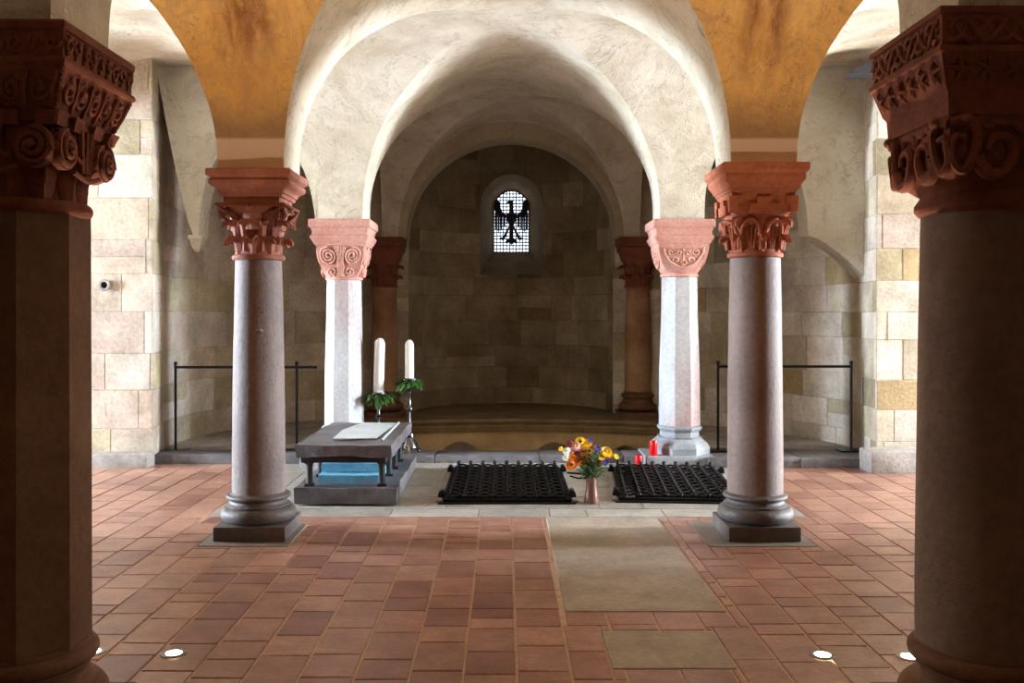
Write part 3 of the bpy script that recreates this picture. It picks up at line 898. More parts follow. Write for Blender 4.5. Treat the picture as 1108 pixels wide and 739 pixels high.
# right
cB2 = column('stone_column', X(817, 6.33), 6.33, 'round pinkish grey stone column with orange red capital partly hiding the right iron grate')
base_B(cB2)
shaft_round(cB2, .186, .168, .29, 1.885, M['shaft_pink'])
def capB2(root):
    cap = mk('capital', root, M['red_orange'], lambda b: (ring_(b, .172, 1.905, .018),
        blend_profile(b, [(.162, 1.92, 1), (.156, 2.02, 1), (.165, 2.1, 1), (.19, 2.15, .7), (.20, 2.18, .2), (.205, 2.29, 0)], 48)))
    l1 = leaf_mesh(.168, 1.925, .115, .5, .045, 2.9, start=.40, knob=.014, cup=.6)
    for k in range(8): put(l1, 'carved_leaf', M['red_orange'], cap, k*PI/4)
    def hoops(b):
        for k in range(8):
            a = k*PI/4+PI/8
            pts = []
            for i in range(21):
                t = i/20*PI
                w = math.cos(t)*.34; zz = 1.94+.19*math.sin(t)**.7
                rr = .168+.035*((zz-1.94)/.19)**1.5+.02
                pts.append((rr*math.cos(a+w), rr*math.sin(a+w), zz))
            tube(b, pts, .014, 8)
            ball(b, (.215*math.cos(a), .215*math.sin(a), 2.115), .018)
            for w in (-.17, 0, .17):
                tube(b, [(.172*math.cos(a+w*.4), .172*math.sin(a+w*.4), 1.94), (.19*math.cos(a+w), .19*math.sin(a+w), 2.09)], .008, 6)
    mk('leaf_hoops', cap, M['red_orange'], hoops)
    def fret(b):
        for i in range(4):
            f = face_map(i, .205, 2.17, .21, 2.29)
            def fb(u0, u1, v0, v1, d):
                q = [f(u0, v0, d), f(u1, v0, d), f(u1, v1, d), f(u0, v1, d)]
                r_ = [f(u0, v0, -.02), f(u1, v0, -.02), f(u1, v1, -.02), f(u0, v1, -.02)]
                rings(b, [r_, q], cap1=True)
            fb(-.48, .48, .02, .55, .022); fb(-.24, .24, .5, .9, .021)
            fb(-1.04, -.82, .1, .98, .02); fb(.82, 1.04, .1, .98, .019); fb(-.84, -.7, .55, .98, .019); fb(.7, .84, .55, .98, .019)
    mk('stepped_fret', cap, M['red_orange'], fret, 30)
    l3 = leaf_mesh(.172, 1.99, .17, .7, .04, 3.0, start=.5, thick=.025, knob=.016)
    for k in range(4): put(l3, 'corner_volute', M['red_orange'], cap, k*PI/2+PI/4)
    mk('abacus', root, M['red_orange'], lambda b: blend_profile(b, [(.20, 2.285, 0), (.205, 2.29, 0), (.212, 2.315, 0), (.218, 2.318, 0), (.225, 2.335, 0), (.232, 2.338, 0), (.240, 2.36, 0), (.262, 2.392, 0), (.266, 2.41, 0), (.262, 2.432, 0), (.270, 2.438, 0), (.284, 2.455, 0), (.284, 2.498, 0), (.278, 2.503, 0)], 48), 30)
capB2(cB2)

# ---- pale octagonal pair at the kerb (C row)
def column_C(x_, label, mat, kind):
    root = column('stone_column', x_, 9.42, label)
    zt = 1.84 if kind == 0 else 1.90
    mk('plinth', root, M['base_pale'], lambda b: (box(b, -.385, .30, -.32, .26, -.005, .075+.02, .015),))
    def bs(b):
        octo(b, [(.305, .093), (.31, .16), (.285, .20), (.245, .235), (.225, .25), (.232, .262)])
        octo(b, [(.205, .25), (.20, .31), (.22, .33), (.232, .345), (.232, .36), (.212, .372), (.20, .38)])
    mk('base', root, M['base_pale'], bs, 30)
    r0, r1 = (.202, .178) if kind == 0 else (.212, .182)
    mk('shaft', root, mat, lambda b: octo(b, [(r0, .375), (r0*.98, .9), (r1*1.03, 1.5), (r1, zt+.01)]), 20)
    if kind == 0:   # spiral volutes
        cap = mk('capital', root, M['pink'], lambda b: (blend_profile(b, [(.178, zt, 1), (.188, zt+.005, 1), (.188, zt+.02, 1), (.182, zt+.03, .7), (.198, zt+.10, .15), (.218, zt+.2, 0), (.24, 2.19, 0)], 32)), 30)
        def vol(b):
            for i in range(4):
                f = face_map(i, .188, zt+.03, .24, 2.185, .003)
                for sg in (-1, 1):
                    for rr_ in (1.0,):
                        tube(b, spiral_pts(f, sg*.54, .66, .36, .29, 2.6, 60, -sg, PI/2), .0125, 6)
                    tube(b, spiral_pts(f, sg*.42, .16, .26, .14, 1.4, 30, sg, -PI/2), .009, 6)
                    for q in range(4):
                        tube(b, [f(sg*(.03+.05*q), 0, .004), f(sg*(.03+.03*q), .5, .006), f(sg*(.04+.06*q), .95, .006)], .007, 5)
        mk('spiral_volutes', cap, M['pink'], vol)
    else:           # cushion block with palmette lunettes
        cap = mk('capital', root, M['pink'], lambda b: (blend_profile(b, [(.18, zt-.03, 1), (.192, zt-.02, 1), (.192, zt-.002, 1), (.18, zt+.01, 1), (.203, zt+.04, .7), (.226, zt+.10, .30), (.242, zt+.18, .06), (.25, zt+.25, 0), (.25, 2.19, 0)], 40)), 40)
        def lun(b):
            for i in range(4):
                f = face_map(i, .212, 1.93, .252, 2.175, -.002)
                def hpt(t, k): return (k*.80*math.cos(t), .94-k*.80*math.sin(t))
                tube(b, [f(*hpt(PI*j/24, 1), .003) for j in range(25)]+[f(-.8, .94, .003), f(.8, .94, .003)], .010, 6)
                for sg in (-1, 1):
                    tube(b, spiral_pts(f, sg*.52, .74, .2, .16, 1.3, 30, sg, PI/2), .009, 6)
                    tube(b, spiral_pts(f, sg*.2, .74, .15, .16, 1.3, 30, -sg, PI/2), .009, 6)
                    tube(b, spiral_pts(f, sg*.32, .42, .18, .16, 1.2, 30, sg, -PI/2), .009, 6)
                    tube(b, spiral_pts(f, sg*.08, .34, .10, .14, 1.0, 20, -sg, -PI/2), .008, 6)
                tube(b, [f(0, .2, .003), f(0, .92, .003)], .009, 6)
        mk('lunette_carving', cap, M['pink'], lun)
    mk('abacus', root, M['pink'], lambda b: blend_profile(b, [(.245, 2.18, 0), (.252, 2.185, 0), (.252, 2.20, 0), (.262, 2.203, 0), (.266, 2.215, 0), (.278, 2.235, 0), (.290, 2.26, 0), (.288, 2.275, 0), (.276, 2.285, 0), (.272, 2.30, 0), (.276, 2.33, 0), (.288, 2.355, 0), (.300, 2.36, 0), (.304, 2.37, 0), (.304, 2.43, 0), (.298, 2.44, 0)], 48, wob=.012, seed=7), 30)
    return root
column_C(X(372.5, 9.42), 'pale octagonal stone column with pink spiral-volute capital behind the stone table', M['shaft_pale'], 0)
column_C(X(735, 9.42), 'pale octagonal stone column with pink cushion capital and palmette lunettes behind the right iron grate', M['shaft_pale'], 1)

# ---- dim red brown pair flanking the apse (D row)
def column_D(x_, label, zb):
    root = column('stone_column', x_, 12.36, label)
    mk('plinth', root, M['base_brown'], lambda b: box(b, -.27, .27, -.27, .24, .12, .20, .01))
    def bs(b):
        pr = [(.2, .2)]+[(.215+.045*math.cos(-PI/2+PI*i/8), .26+.05*math.sin(-PI/2+PI*i/8)) for i in range(9)]+[(.21, .33), (.19, .36), (.2, .38)]
        pr += [(.2+.025*math.cos(-PI/2+PI*i/6), .41+.025*math.sin(-PI/2+PI*i/6)) for i in range(7)]+[(.19, .44), (.18, .47)]
        lathe(b, pr, 40)
    mk('base', root, M['base_brown'], bs)
    shaft_round(root, .175, .158, .46, 1.84, M['shaft_far'])
    cap = mk('capital', root, M['red_dark'], lambda b: (ring_(b, .165, 1.86, .02), blend_profile(b, [(.155, 1.88, 1), (.152, 2.0, 1), (.16, 2.1, .9), (.20, 2.19, .3), (.21, 2.24, 0)], 32)))
    l1 = leaf_mesh(.162, 1.885, .13, .46, .048, 3.0, start=.4, knob=.015, cup=.6); l2 = leaf_mesh(.160, 1.885, .25, .36, .052, 3.0, start=.62, knob=.015, cup=.6)
    for k in range(8): put(l1, 'carved_leaf', M['red_dark'], cap, k*PI/4)
    for k in range(8): put(l2, 'carved_leaf', M['red_dark'], cap, k*PI/4+PI/8)
    mk('abacus', root, M['red_dark'], lambda b: blend_profile(b, [(.20, 2.23, 0), (.21, 2.26, 0), (.22, 2.29, 0), (.25, 2.34, 0), (.255, 2.37, 0), (.245, 2.385, 0), (.27, 2.41, 0), (.27, 2.495, 0), (.262, 2.505, 0)], 32), 30)
column_D(X(416, 12.36), 'dim red brown column with leafy capital at the left side of the apse', .1)
column_D(X(690, 12.36), 'dim red brown column with leafy capital at the right side of the apse', .1)

# ---- big dark pair in the foreground (A row)
def base_A(root, rot=0):
    mk('plinth', root, M['base_brown'], lambda b: box(b, -.29, .29, -.29, .29, 0, .10, .01))
    def bs(b):
        pr = [(.23, .10)]+[(.235+.048*math.cos(-PI/2+PI*i/10), .155+.052*math.sin(-PI/2+PI*i/10)) for i in range(11)]
        pr += [(.235, .215), (.222, .235), (.218, .26), (.226, .28)]+[(.222+.028*math.cos(-PI/2+PI*i/8), .315+.03*math.sin(-PI/2+PI*i/8)) for i in range(9)]+[(.222, .35), (.216, .36)]
        lathe(b, pr, 64)
    mk('base', root, M['base_brown'], bs)
cA1 = column('stone_column', -1.70, 3.26, 'dark octagonal foreground column with volute capital cut off by the left picture edge')
base_A(cA1)
mk('shaft', cA1, M['shaft_brown'], lambda b: octo(b, [(.224, .35), (.223, 1.0), (.220, 1.86)]), 20)
def capA1(root):
    m = M['red_dark']
    def body(b):
        ring_(b, .205, 1.875, .026)
        blend_profile(b, [(.188, 1.89, 1), (.185, 1.95, 1), (.188, 1.99, .8), (.20, 2.02, .1), (.20, 2.04, 0), (.20, 2.145, 0), (.215, 2.15, 0), (.215, 2.18, 0)], 48)
        for i in range(4):   # dentil-like blocks under the abacus
            f = face_map(i, .20, 2.135, .215, 2.18)
            for u in (-.95, -.35, .35, .95):
                q0, q1 = u-.16, u+.16
                rings(b, [[f(q0, 0, -.01), f(q1, 0, -.01), f(q1, 1, -.01), f(q0, 1, -.01)], [f(q0, 0, .028), f(q1, 0, .028), f(q1, 1, .028), f(q0, 1, .028)]], cap1=True)
    cap = mk('capital', root, m, body)
    def vol(b):
        for i in range(4):
            f = face_map(i, .215, 2.0, .215, 2.15)
            for sg in (-1, 1):
                c_ = f(sg*.70, .42, -.01)
                pts = spiral_pts(f, sg*.70, .42, .30, .44, 2.2, 50, -sg, PI/2, d0=.012)
                tube(b, pts, .011, 8)
                # disc under the spiral
                r0 = [f(sg*.70+.31*math.cos(a), .42+.46*math.sin(a), -.02) for a in [2*PI*j/24 for j in range(24)]]
                r1 = [f(sg*.70+.31*math.cos(a), .42+.46*math.sin(a), .012) for a in [2*PI*j/24 for j in range(24)]]
                rings(b, [r0, r1], cap1=True)
                ball(b, f(sg*.70, .42, .03), .012)
            tube(b, [f(-.45, -.02, .01), f(-.2, -.12, .012), f(0, -.15, .012), f(.2, -.12, .012), f(.45, -.02, .01)], .010, 6)
            for u in (-.12, 0, .12): tube(b, [f(u, 0, .004), f(u*1.6, 1, .01)], .012, 6)
    mk('spiral_volutes', cap, m, vol)
    l1 = leaf_mesh(.205, 1.895, .125, .34, .043, 1.2, start=.6, cup=.55, pw=.35, thick=.018)
    for k in range(12): put(l1, 'carved_leaf', m, cap, k*PI/6+PI/12)
    l3 = leaf_mesh(.22, 1.95, .15, .75, .04, 2.6, start=.55, thick=.03)
    for k in range(4): put(l3, 'corner_leaf', m, cap, k*PI/2+PI/4)
    ab = mk('abacus', root, m, lambda b: blend_profile(b, [(.205, 2.165, 0), (.212, 2.17, 0), (.22, 2.178, 0), (.272, 2.315, 0), (.28, 2.32, 0), (.285, 2.33, 0), (.28, 2.342, 0), (.272, 2.346, 0), (.272, 2.43, 0), (.28, 2.434, 0), (.283, 2.455, 0), (.278, 2.463, 0)], 48, wob=.01), 30)
    def carve(b):
        for i in range(4):
            f = face_map(i, .272, 2.346, .272, 2.432)
            for s in range(9):
                u = -.88+s*.22
                tube(b, spiral_pts(f, u, .5, .10, .34, 1.2, 16, 1 if s % 2 else -1, s*.9), .0075, 5)
                tube(b, [f(u-.05, .1, .002), f(u+.05, .5, .008), f(u+.0, .9, .002)], .007, 5)
            g = face_map(i, .222, 2.185, .268, 2.308)
            for s in range(5):
                u = -.76+s*.38
                tube(b, spiral_pts(g, u, .5, .17, .36, 1.5, 26, 1 if s % 2 else -1, PI/2), .009, 6)
                tube(b, [g(u+.19, .05, .004), g(u+.17, .5, .012), g(u+.2, .95, .004)], .009, 6)
            # twisted cord along the arris
            for q in range(14):
                v = q/13
                ball(b, f(1.0, 1-v*1.0), .011, 1, 1, .8, 6, 4) if q < 6 else None
            for q in range(10): ball(b, g(1.0, q/9), .011, 1, 1, .8, 6, 4)
    mk('scroll_carving', ab, m, carve)
capA1(cA1)

cA2 = column('stone_column', 1.69, 3.26, 'massive round foreground column with braided red abacus cut off by the right picture edge')
base_A(cA2)
shaft_round(cA2, .222, .205, .355, 1.87, M['shaft_brown2'])
def capA2(root):
    m = M['red_dark']
    def body(b):
        pr = [(.20, 1.855, 1), (.214, 1.86, 1), (.226, 1.875, 1), (.226, 1.895, 1), (.214, 1.912, 1), (.206, 1.925, 1), (.208, 1.94, .75), (.222, 1.975, .35), (.228, 2.02, .08), (.230, 2.06, 0), (.232, 2.17, 0)]
        blend_profile(b, pr, 56)
    cap = mk('capital', root, m, body)
    def beasts(b):
        for i in range(4):
            f = face_map(i, .222, 1.96, .232, 2.165, -.004)
            for sg in (-1, 1):
                # looping necks and bodies meeting at each corner
                tube(b, smooth_pts([f(sg*.97, .86, .0), f(sg*.80, .90, .018), f(sg*.66, .72, .022), f(sg*.70, .35, .022), f(sg*.84, .10, .014), f(sg*.97, .28, .004), f(sg*.94, .62, .012), f(sg*.82, .60, .02)]), .020, 8, taper=lambda t: 1-.35*t)
                tube(b, smooth_pts([f(sg*.66, .30, .016), f(sg*.50, .06, .020), f(sg*.25, .10, .020), f(sg*.12, .4, .018), f(sg*.22, .62, .016), f(sg*.42, .60, .018), f(sg*.5, .42, .018)]), .024, 8, taper=lambda t: 1-.5*t)
                ball(b, f(sg*.80, .90, .026), .024, 1, 1, .8)
                tube(b, [f(sg*.5, .78, .004), f(sg*.36, .88, .012), f(sg*.1, .84, .012), f(0, .7, .01)], .012, 6)
                for q in range(3): tube(b, [f(sg*(.3+.08*q), .2, .02), f(sg*(.32+.1*q), .02, .01)], .009, 5)
    mk('beast_carving', cap, m, beasts)
    l3 = leaf_mesh(.235, 1.945, .13, .8, .04, 1.6, start=.6, thick=.04)
    for k in range(4): put(l3, 'corner_scroll', m, cap, k*PI/2+PI/4)
    ab = mk('abacus', root, m, lambda b: blend_profile(b, [(.232, 2.16, 0), (.238, 2.165, 0), (.242, 2.235, 0), (.248, 2.245, 0), (.252, 2.25, 0), (.282, 2.352, 0), (.29, 2.358, 0), (.29, 2.375, 0), (.28, 2.38, 0), (.28, 2.478, 0), (.288, 2.484, 0), (.288, 2.503, 0)], 48, wob=.008), 30)
    def carve(b):
        for i in range(4):
            f = face_map(i, .28, 2.38, .28, 2.48)
            for k in range(3):
                pts = [f(-.93+1.86*j/72, .5+.36*math.sin(j/72*2*PI*3.2+k*2*PI/3), .003+.005*math.cos(j/72*4*PI*3.2+k*2*PI/3)) for j in range(73)]
                tube(b, pts, .0085, 6)
            g = face_map(i, .254, 2.258, .28, 2.346)
            for s in range(6):     # star leaves
                u = -.8+s*.32
                for q in range(5):
                    a = PI/2+q*2*PI/5+s
                    tube(b, [g(u, .5, .008), g(u+.07*math.cos(a), .5+.24*math.sin(a), .012), g(u+.13*math.cos(a), .5+.44*math.sin(a), .0)], .009, 5, taper=lambda t: 1.1-.7*t)
    mk('braid_carving', ab, m, carve)
capA2(cA2)

# ------------------------------------------------------------------ stone table (reliquary tomb)
tomb = empty('stone_table', (-1.26, 7.98, 0), 'low dark stone table tomb with worn, pale-sheened top over a blue block', 'tomb')
def slabf(x0, x1, y0, y1, z0, z1, amp, seed, bev=.02):
    bm = B(); box(bm, x0, x1, y0, y1, z0, z1)
    bmesh.ops.subdivide_edges(bm, edges=bm.edges[:], cuts=9, use_grid_fill=True)
    for v in bm.verts:
        n = noise.noise_vector(Vector((v.co.x*5+seed, v.co.y*5, v.co.z*9)))*amp
        v.co += n
    return bm
lx0, lx1 = -.385, .41
bm = slabf(lx0, lx1, -.75, .95, .014, .14, .018, 2)
mesh_obj('base_slab', bm, M['tomb'], tomb, 60)
bm = slabf(-.36, .385, -.82, .68, .395, .485, .018, 9)
top = mesh_obj('top_slab', bm, M['tomb'], tomb, 60)
bm = slabf(-.33, .33, -.78, .64, .345, .40, .006, 4)
mesh_obj('lower_moulding', bm, M['tomb_leg'], top, 60)
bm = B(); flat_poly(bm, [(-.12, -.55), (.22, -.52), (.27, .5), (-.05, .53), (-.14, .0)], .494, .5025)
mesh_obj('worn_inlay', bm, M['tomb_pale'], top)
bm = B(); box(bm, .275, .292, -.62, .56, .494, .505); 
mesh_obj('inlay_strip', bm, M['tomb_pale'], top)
lg = B()
pr = [(.034, .135, 0), (.034, .16, 0), (.026, .165, 1), (.026, .30, 1), (.03, .315, 1), (.038, .33, 0), (.038, .35, 0)]
blend_profile(lg, pr, 16)
lgm = bpy.data.meshes.new('leg'); lg.to_mesh(lgm); lg.free()
for lx_ in (-.285, .29):
    for ly in (-.66, -.22, .18, .55):
        put(lgm, 'leg', M['tomb_leg'], tomb, 0, (lx_, ly, 0))
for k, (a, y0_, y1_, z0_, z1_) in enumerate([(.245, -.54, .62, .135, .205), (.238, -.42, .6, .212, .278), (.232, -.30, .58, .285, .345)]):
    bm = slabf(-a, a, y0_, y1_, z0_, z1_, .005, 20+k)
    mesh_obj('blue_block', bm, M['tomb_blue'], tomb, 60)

# ------------------------------------------------------------------ iron grates
def grate(name, cx, cy, w, d, rz, label):
    root = empty(name, (cx, cy, 0), label, 'grate', None, rz)
    hw, hd = w/2, d/2
    bm = B()
    z0, z1 = .004, .03
    box(bm, -hw, hw, -hd, -hd+.045, z0, z1, .004); box(bm, -hw, hw, hd-.045, hd, z0, z1, .004)
    box(bm, -hw, -hw+.045, -hd, hd, z0, z1+.001, .004); box(bm, hw-.045, hw, -hd, hd, z0, z1+.001, .004)
    box(bm, -hw-.035, hw+.035, -hd-.05, -hd-.02, .001, .014, .003)
    mesh_obj('frame', bm, M['iron_grate'], root)
    # pale edging strips beside the frame
    for a_, b__ in ((-hw-.06, -hw-.012), (hw+.012, hw+.06)):
        bm = B(); box(bm, a_, b__, -hd+.02, hd-.02, .001, .016, .004)
        mesh_obj('edging_strip', bm, M['kerb'], root)
    n = 8
    bars = B()
    for i in range(n+1):
        xx = -hw+.05+(w-.10)*i/n
        pts = []
        m_ = 56
        for j in range(m_+1):
            t = j/m_
            pts.append((xx, -hd+.03+(d-.06)*t, .066+.006*math.sin(j*PI/2+i*PI)))
        tube(bars, pts, .009, 6)
        ball(bars, (xx, hd-.03, .07), .022); ball(bars, (xx, -hd+.03, .052), .016)
    mesh_obj('woven_bars', bars, M['iron_grate'], root, 60)
    cb = B()
    m = 19
    for j in range(m+1):
        yy = -hd+.05+(d-.10)*j/m
        pts = [(-hw+.03+(w-.06)*i/32, yy, .050+.008*math.sin(i*PI/2+PI/2+j*PI)) for i in range(33)]
        tube(cb, pts, .0095, 6)
    mesh_obj('cross_bars', cb, M['iron_grate'], root, 60)
    for sx in (-1, 1):
        for yy in (-hd+.18, hd-.2):
            h = B(); box(h, sx*(hw+.02)-.03, sx*(hw+.02)+.03, yy-.03, yy+.03, .012, .05, .006)
            tube(h, [(sx*(hw+.02), yy-.05, .055), (sx*(hw+.02), yy+.05, .055)], .022, 10)
            mesh_obj('hinge', h, M['iron_grate'], root)
grate('iron_grate', .02, 8.13, 1.02, 1.58, 0, 'square black iron grate over a grave between the stone table and the flower vase')
grate('iron_grate', 1.47, 8.13, .98, 1.52, math.radians(-4.5), 'slightly turned black iron grate over a grave between flower vase and right round column')
def rod(y_):
    o = bpy.data.objects.new('x', None)
# two thin tie rods linking the left grate
bm = B(); tube(bm, [(.58, 8.62, .02), (.70, 8.60, .016), (.86, 8.60, .014)], .009, 6); tube(bm, [(.60, 8.45, .02), (.66, 8.38, .014), (.84, 8.36, .014)], .008, 6)
tag(mesh_obj('tie_rod', bm, M['iron'], None, 60), 'thin bent black iron rods lying on the slab behind the flower vase', 'iron rod')

# ------------------------------------------------------------------ railings
def railing(x0, x1, xe0, xe1, y_, zf, label, y2=None):
    root = empty('iron_railing', (x0, y_, zf), label, 'railing')
    d = x1-x0; y2 = y2 or 0
    for k, lx_ in enumerate((0, d)):
        bm = B(); tube(bm, [(lx_, 0, 0.006), (lx_, 0, .90)], .014, 8); ball(bm, (lx_, 0, .905), .02)
        mesh_obj('post', bm, M['iron'], root, 60)
        bm = B(); box(bm, lx_-.13, lx_+.13, -.09, .09, 0, .014, .003)
        mesh_obj('foot_plate', bm, M['iron'], root)
    bm = B(); tube(bm, [(xe0-x0, 0, .865), (xe1-x0, 0, .865)], .014, 8)
    mesh_obj('top_rail', bm, M['iron'], root, 60)
railing(X(190, 9.55), X(321, 9.55), X(190, 9.55), X(343, 9.55), 9.55, .085, 'thin black iron railing behind the left round column, in front of the left wall recess')
railing(X(777, 9.45), X(921, 9.45), X(777, 9.45), X(921, 9.45), 9.45, .098, 'thin black iron railing behind the right round column, in front of the right wall recess')

# ------------------------------------------------------------------ candlesticks, candles, wreaths
def candlestick(x_, y_, zbase, ztop, label):
    root = empty('candlestick', (x_, y_, zbase), label, 'candlestick')
    H = ztop-zbase
    pr = [(.035, .16), (.05, .175), (.045, .20), (.02, .215), (.03, .235), (.034, .25), (.02, .27), (.014, .30), (.013, H*.55), (.022, H*.56), (.034, H*.585), (.036, H*.60), (.022, H*.63), (.015, H*.65), (.014, H*.8), (.024, H*.82), (.03, H*.84), (.018, H*.87), (.02, H*.93), (.05, H*.97), (.085, H*.99), (.085, H), (.03, H+.004)]
    mk('stem', root, M['silver'], lambda b: lathe(b, pr, 28))
    def foot(b):
        blend_profile(b, [(.075, .05, 1), (.085, .06, 1), (.075, .10, 1), (.05, .14, 1), (.035, .17, 1)], 24)
        for k in range(3):
            a = k*2*PI/3-PI/2
            c, s = math.cos(a), math.sin(a)
            tube(b, [(c*.04, s*.04, .13), (c*.075, s*.075, .09), (c*.085, s*.085, .05), (c*.11, s*.11, .022), (c*.125, s*.125, .03)], .014, 8)
            ball(b, (c*.105, s*.105, .018), .018)
    mk('tripod_foot', root, M['silver'], foot)
def candle(x_, y_, z0, z1, r, label, tilt=0):
    root = empty('candle', (x_, y_, z0), label, 'candle')
    root.rotation_euler.y = tilt
    h = z1-z0
    mk('wax_body', root, M['wax'], lambda b: lathe(b, [(r, 0), (r*1.0, h*.5), (r*.98, h-.06), (r*.8, h-.035), (r*.35, h-.012), (r*.1, h-.01)], 28))
    mk('wick', root, M['wick'], lambda b: tube(b, [(0, 0, h-.02), (0.002, 0, h+.012)], .003, 5))
def leaf_quad(bm, base, d, L, w, droop, mi=0):
    d = Vector(d).normalized(); s = d.cross(Vector((0, 0, 1)))
    if s.length < .1: s = Vector((1, 0, 0))
    s.normalize(); b0 = Vector(base)
    rows_ = []
    for i, (t, ww) in enumerate(((0, .15), (.3, .8), (.6, 1), (.85, .6), (1, .05))):
        c = b0+d*L*t+Vector((0, 0, -droop*t*t))
        rows_.append([c-s*w*ww+Vector((0, 0, .2*w*ww)), c, c+s*w*ww+Vector((0, 0, .2*w*ww))])
    g = [[bm.verts.new(q) for q in r] for r in rows_]
    for i in range(4):
        for j in range(2): bm.faces.new((g[i][j], g[i][j+1], g[i+1][j+1], g[i+1][j])).material_index = mi
def wreath(x_, y_, z_, r, label, seed):
    rr = random.Random(seed); bm = B()
    for k in range(150):
        a = rr.uniform(0, 2*PI); q = rr.uniform(.045, r*.62)
        el = rr.uniform(-.5, .6)
        leaf_quad(bm, (q*math.cos(a), q*math.sin(a), rr.uniform(-.02, .035)), (math.cos(a+rr.uniform(-.6, .6)), math.sin(a+rr.uniform(-.6, .6)), el), rr.uniform(.06, .095), rr.uniform(.012, .02), rr.uniform(.01, .07))
    tube(bm, [(.065*math.cos(2*PI*i/24), .065*math.sin(2*PI*i/24), 0) for i in range(24)], .018, 6, closed=True)
    o = mesh_obj('leaf_wreath', bm, M['leaf'], None, None, (x_, y_, z_))
    tag(o, label, 'wreath')
c2x, c2y = X(443, 9.44), 9.44
candlestick(c2x, c2y, .078, .84, 'tall silver candlestick on tripod foot, right of the stone table, fully visible')
candle(c2x, c2y, .846, 1.245, .046, 'shorter white candle, the right of the pair beside the stone table')
wreath(c2x, c2y, .80, .165, 'green leaf wreath around the right candle, the higher of two', 3)
c1x, c1y = X(409.5, 9.40), 9.40
candlestick(c1x, c1y, .078, .70, 'silver candlestick mostly hidden behind the stone table')
candle(c1x, c1y, .706, 1.265, .053, 'longer slightly leaning white candle, the left of the pair', math.radians(1.6))
wreath(c1x, c1y, .655, .17, 'green leaf wreath around the left candle, the lower of two', 5)

# ------------------------------------------------------------------ flowers
vx, vy = X(640, 7.36), 7.36
vase = B()
lathe(vase, [(.058, 0), (.060, .004), (.052, .06), (.044, .12), (.042, .17), (.046, .205), (.042, .206), (.036, .17), (.038, .12), (.046, .06), (.05, .01)], 32)
vo_ = mesh_obj('flower_vase', vase, M['vase'], None, 60, (vx, vy, .003))
tag(vo_, 'slim brown vase holding the bouquet between the two grates', 'vase')
bq = empty('flower_bouquet', (vx, vy, .19), 'colourful bouquet of yellow, orange and pink flowers in the brown vase', 'bouquet')
rr = random.Random(12)
fol = B()
for k in range(230):
    a = rr.uniform(0, 2*PI); e = rr.uniform(.1, 1.2); z_ = rr.uniform(.0, .24); q = rr.uniform(.01, .05+.35*z_)
    leaf_quad(fol, (q*math.cos(a), q*math.sin(a), z_), (math.cos(a), math.sin(a), e), rr.uniform(.05, .10), rr.uniform(.010, .018), rr.uniform(0, .05))
for k in range(26):
    a = rr.uniform(0, 2*PI); q = rr.uniform(.06, .17)
    tube(fol, [(.01*math.cos(a), .01*math.sin(a), -.17), (.02*math.cos(a), .02*math.sin(a), .0), (q*math.cos(a)*.6, q*math.sin(a)*.6, .12), (q*math.cos(a), q*math.sin(a), .22)], .003, 4)
mesh_obj('foliage', fol, M['leaf2'], bq)
def flower(px_, py_, r, mat, cen, dy=0, petals=14, tilt=.3, layers=2, name='flower'):
    cx_ = (px_-640)*7.36/F; cz = EYE-(py_-338)*7.36/F-.19
    bm = B()
    r *= 1.4
    nrm = Vector((cx_*1.5, -.9+dy, .8)).normalized()
    t1 = nrm.cross(Vector((0, 0, 1))).normalized(); t2 = nrm.cross(t1)
    for L_ in range(layers):
        for k in range(petals):
            a = 2*PI*(k+.5*L_)/petals
            d = t1*math.cos(a)+t2*math.sin(a)
            s = t1*-math.sin(a)+t2*math.cos(a)
            rr_ = r*(1-.28*L_)
            pts = []
            for t, w_ in ((.12, .25), (.5, 1), (.85, .8), (1, .15)):
                c = d*rr_*t+nrm*(.35*r*(L_*.6+.2)*t+.004*L_)
                w2 = rr_*.85*PI/petals*w_*1.3
                pts.append((c-s*w2, c+s*w2))
            prev = None
            for a_, b_2 in pts:
                cur = (bm.verts.new(a_), bm.verts.new(b_2))
                if prev: bm.faces.new((prev[0], prev[1], cur[1], cur[0]))
                prev = cur
    ball(bm, nrm*r*.12, r*.26, mi=1)
    mesh_obj(name, bm, [mat, cen], bq, None, (cx_, dy*.1-.02+rr.uniform(-.05, .05), cz))
Y_, O_, P_, R_, V_, W_ = (M[k] for k in ('yellow', 'orange', 'pinkp', 'redp', 'violet', 'whitep')); BC = M['brownc']
for a in [(628, 478, .034, Y_, BC), (636, 480, .030, Y_, O_), (623, 482.5, .034, P_, Y_), (617, 480, .026, R_, R_), (620, 497, .040, O_, BC), (618, 503, .034, O_, BC), (626, 499, .028, O_, R_), (636, 489, .028, Y_, O_), (630, 487, .026, Y_, O_), (642, 494, .034, O_, BC), (637, 495, .026, Y_, O_), (655, 488, .036, Y_, O_), (650, 493, .026, Y_, O_), (659, 491, .024, Y_, O_), (645, 498, .026, R_, BC), (633, 492, .022, P_, W_), (625, 490, .022, R_, BC), (613, 487, .026, W_, Y_), (646, 484, .022, V_, V_), (654, 500, .028, V_, V_), (639, 476, .018, V_, V_), (631, 503, .026, W_, Y_), (646, 503, .022, O_, BC), (612, 494, .024, W_, Y_), (666, 493, .018, Y_, Y_), (607, 486, .016, Y_, Y_)]:
    flower(*a)
for k in range(16):
    a_ = rr.uniform(0, 2*PI); q_ = rr.uniform(.2, 1)
    m_ = rr.choice([(Y_, O_), (O_, BC), (Y_, BC), (W_, Y_), (O_, R_), (R_, BC)])
    flower(636+21*q_*math.cos(a_), 491+12*q_*math.sin(a_), rr.uniform(.016, .026), m_[0], m_[1], dy=rr.uniform(-.2, .5))

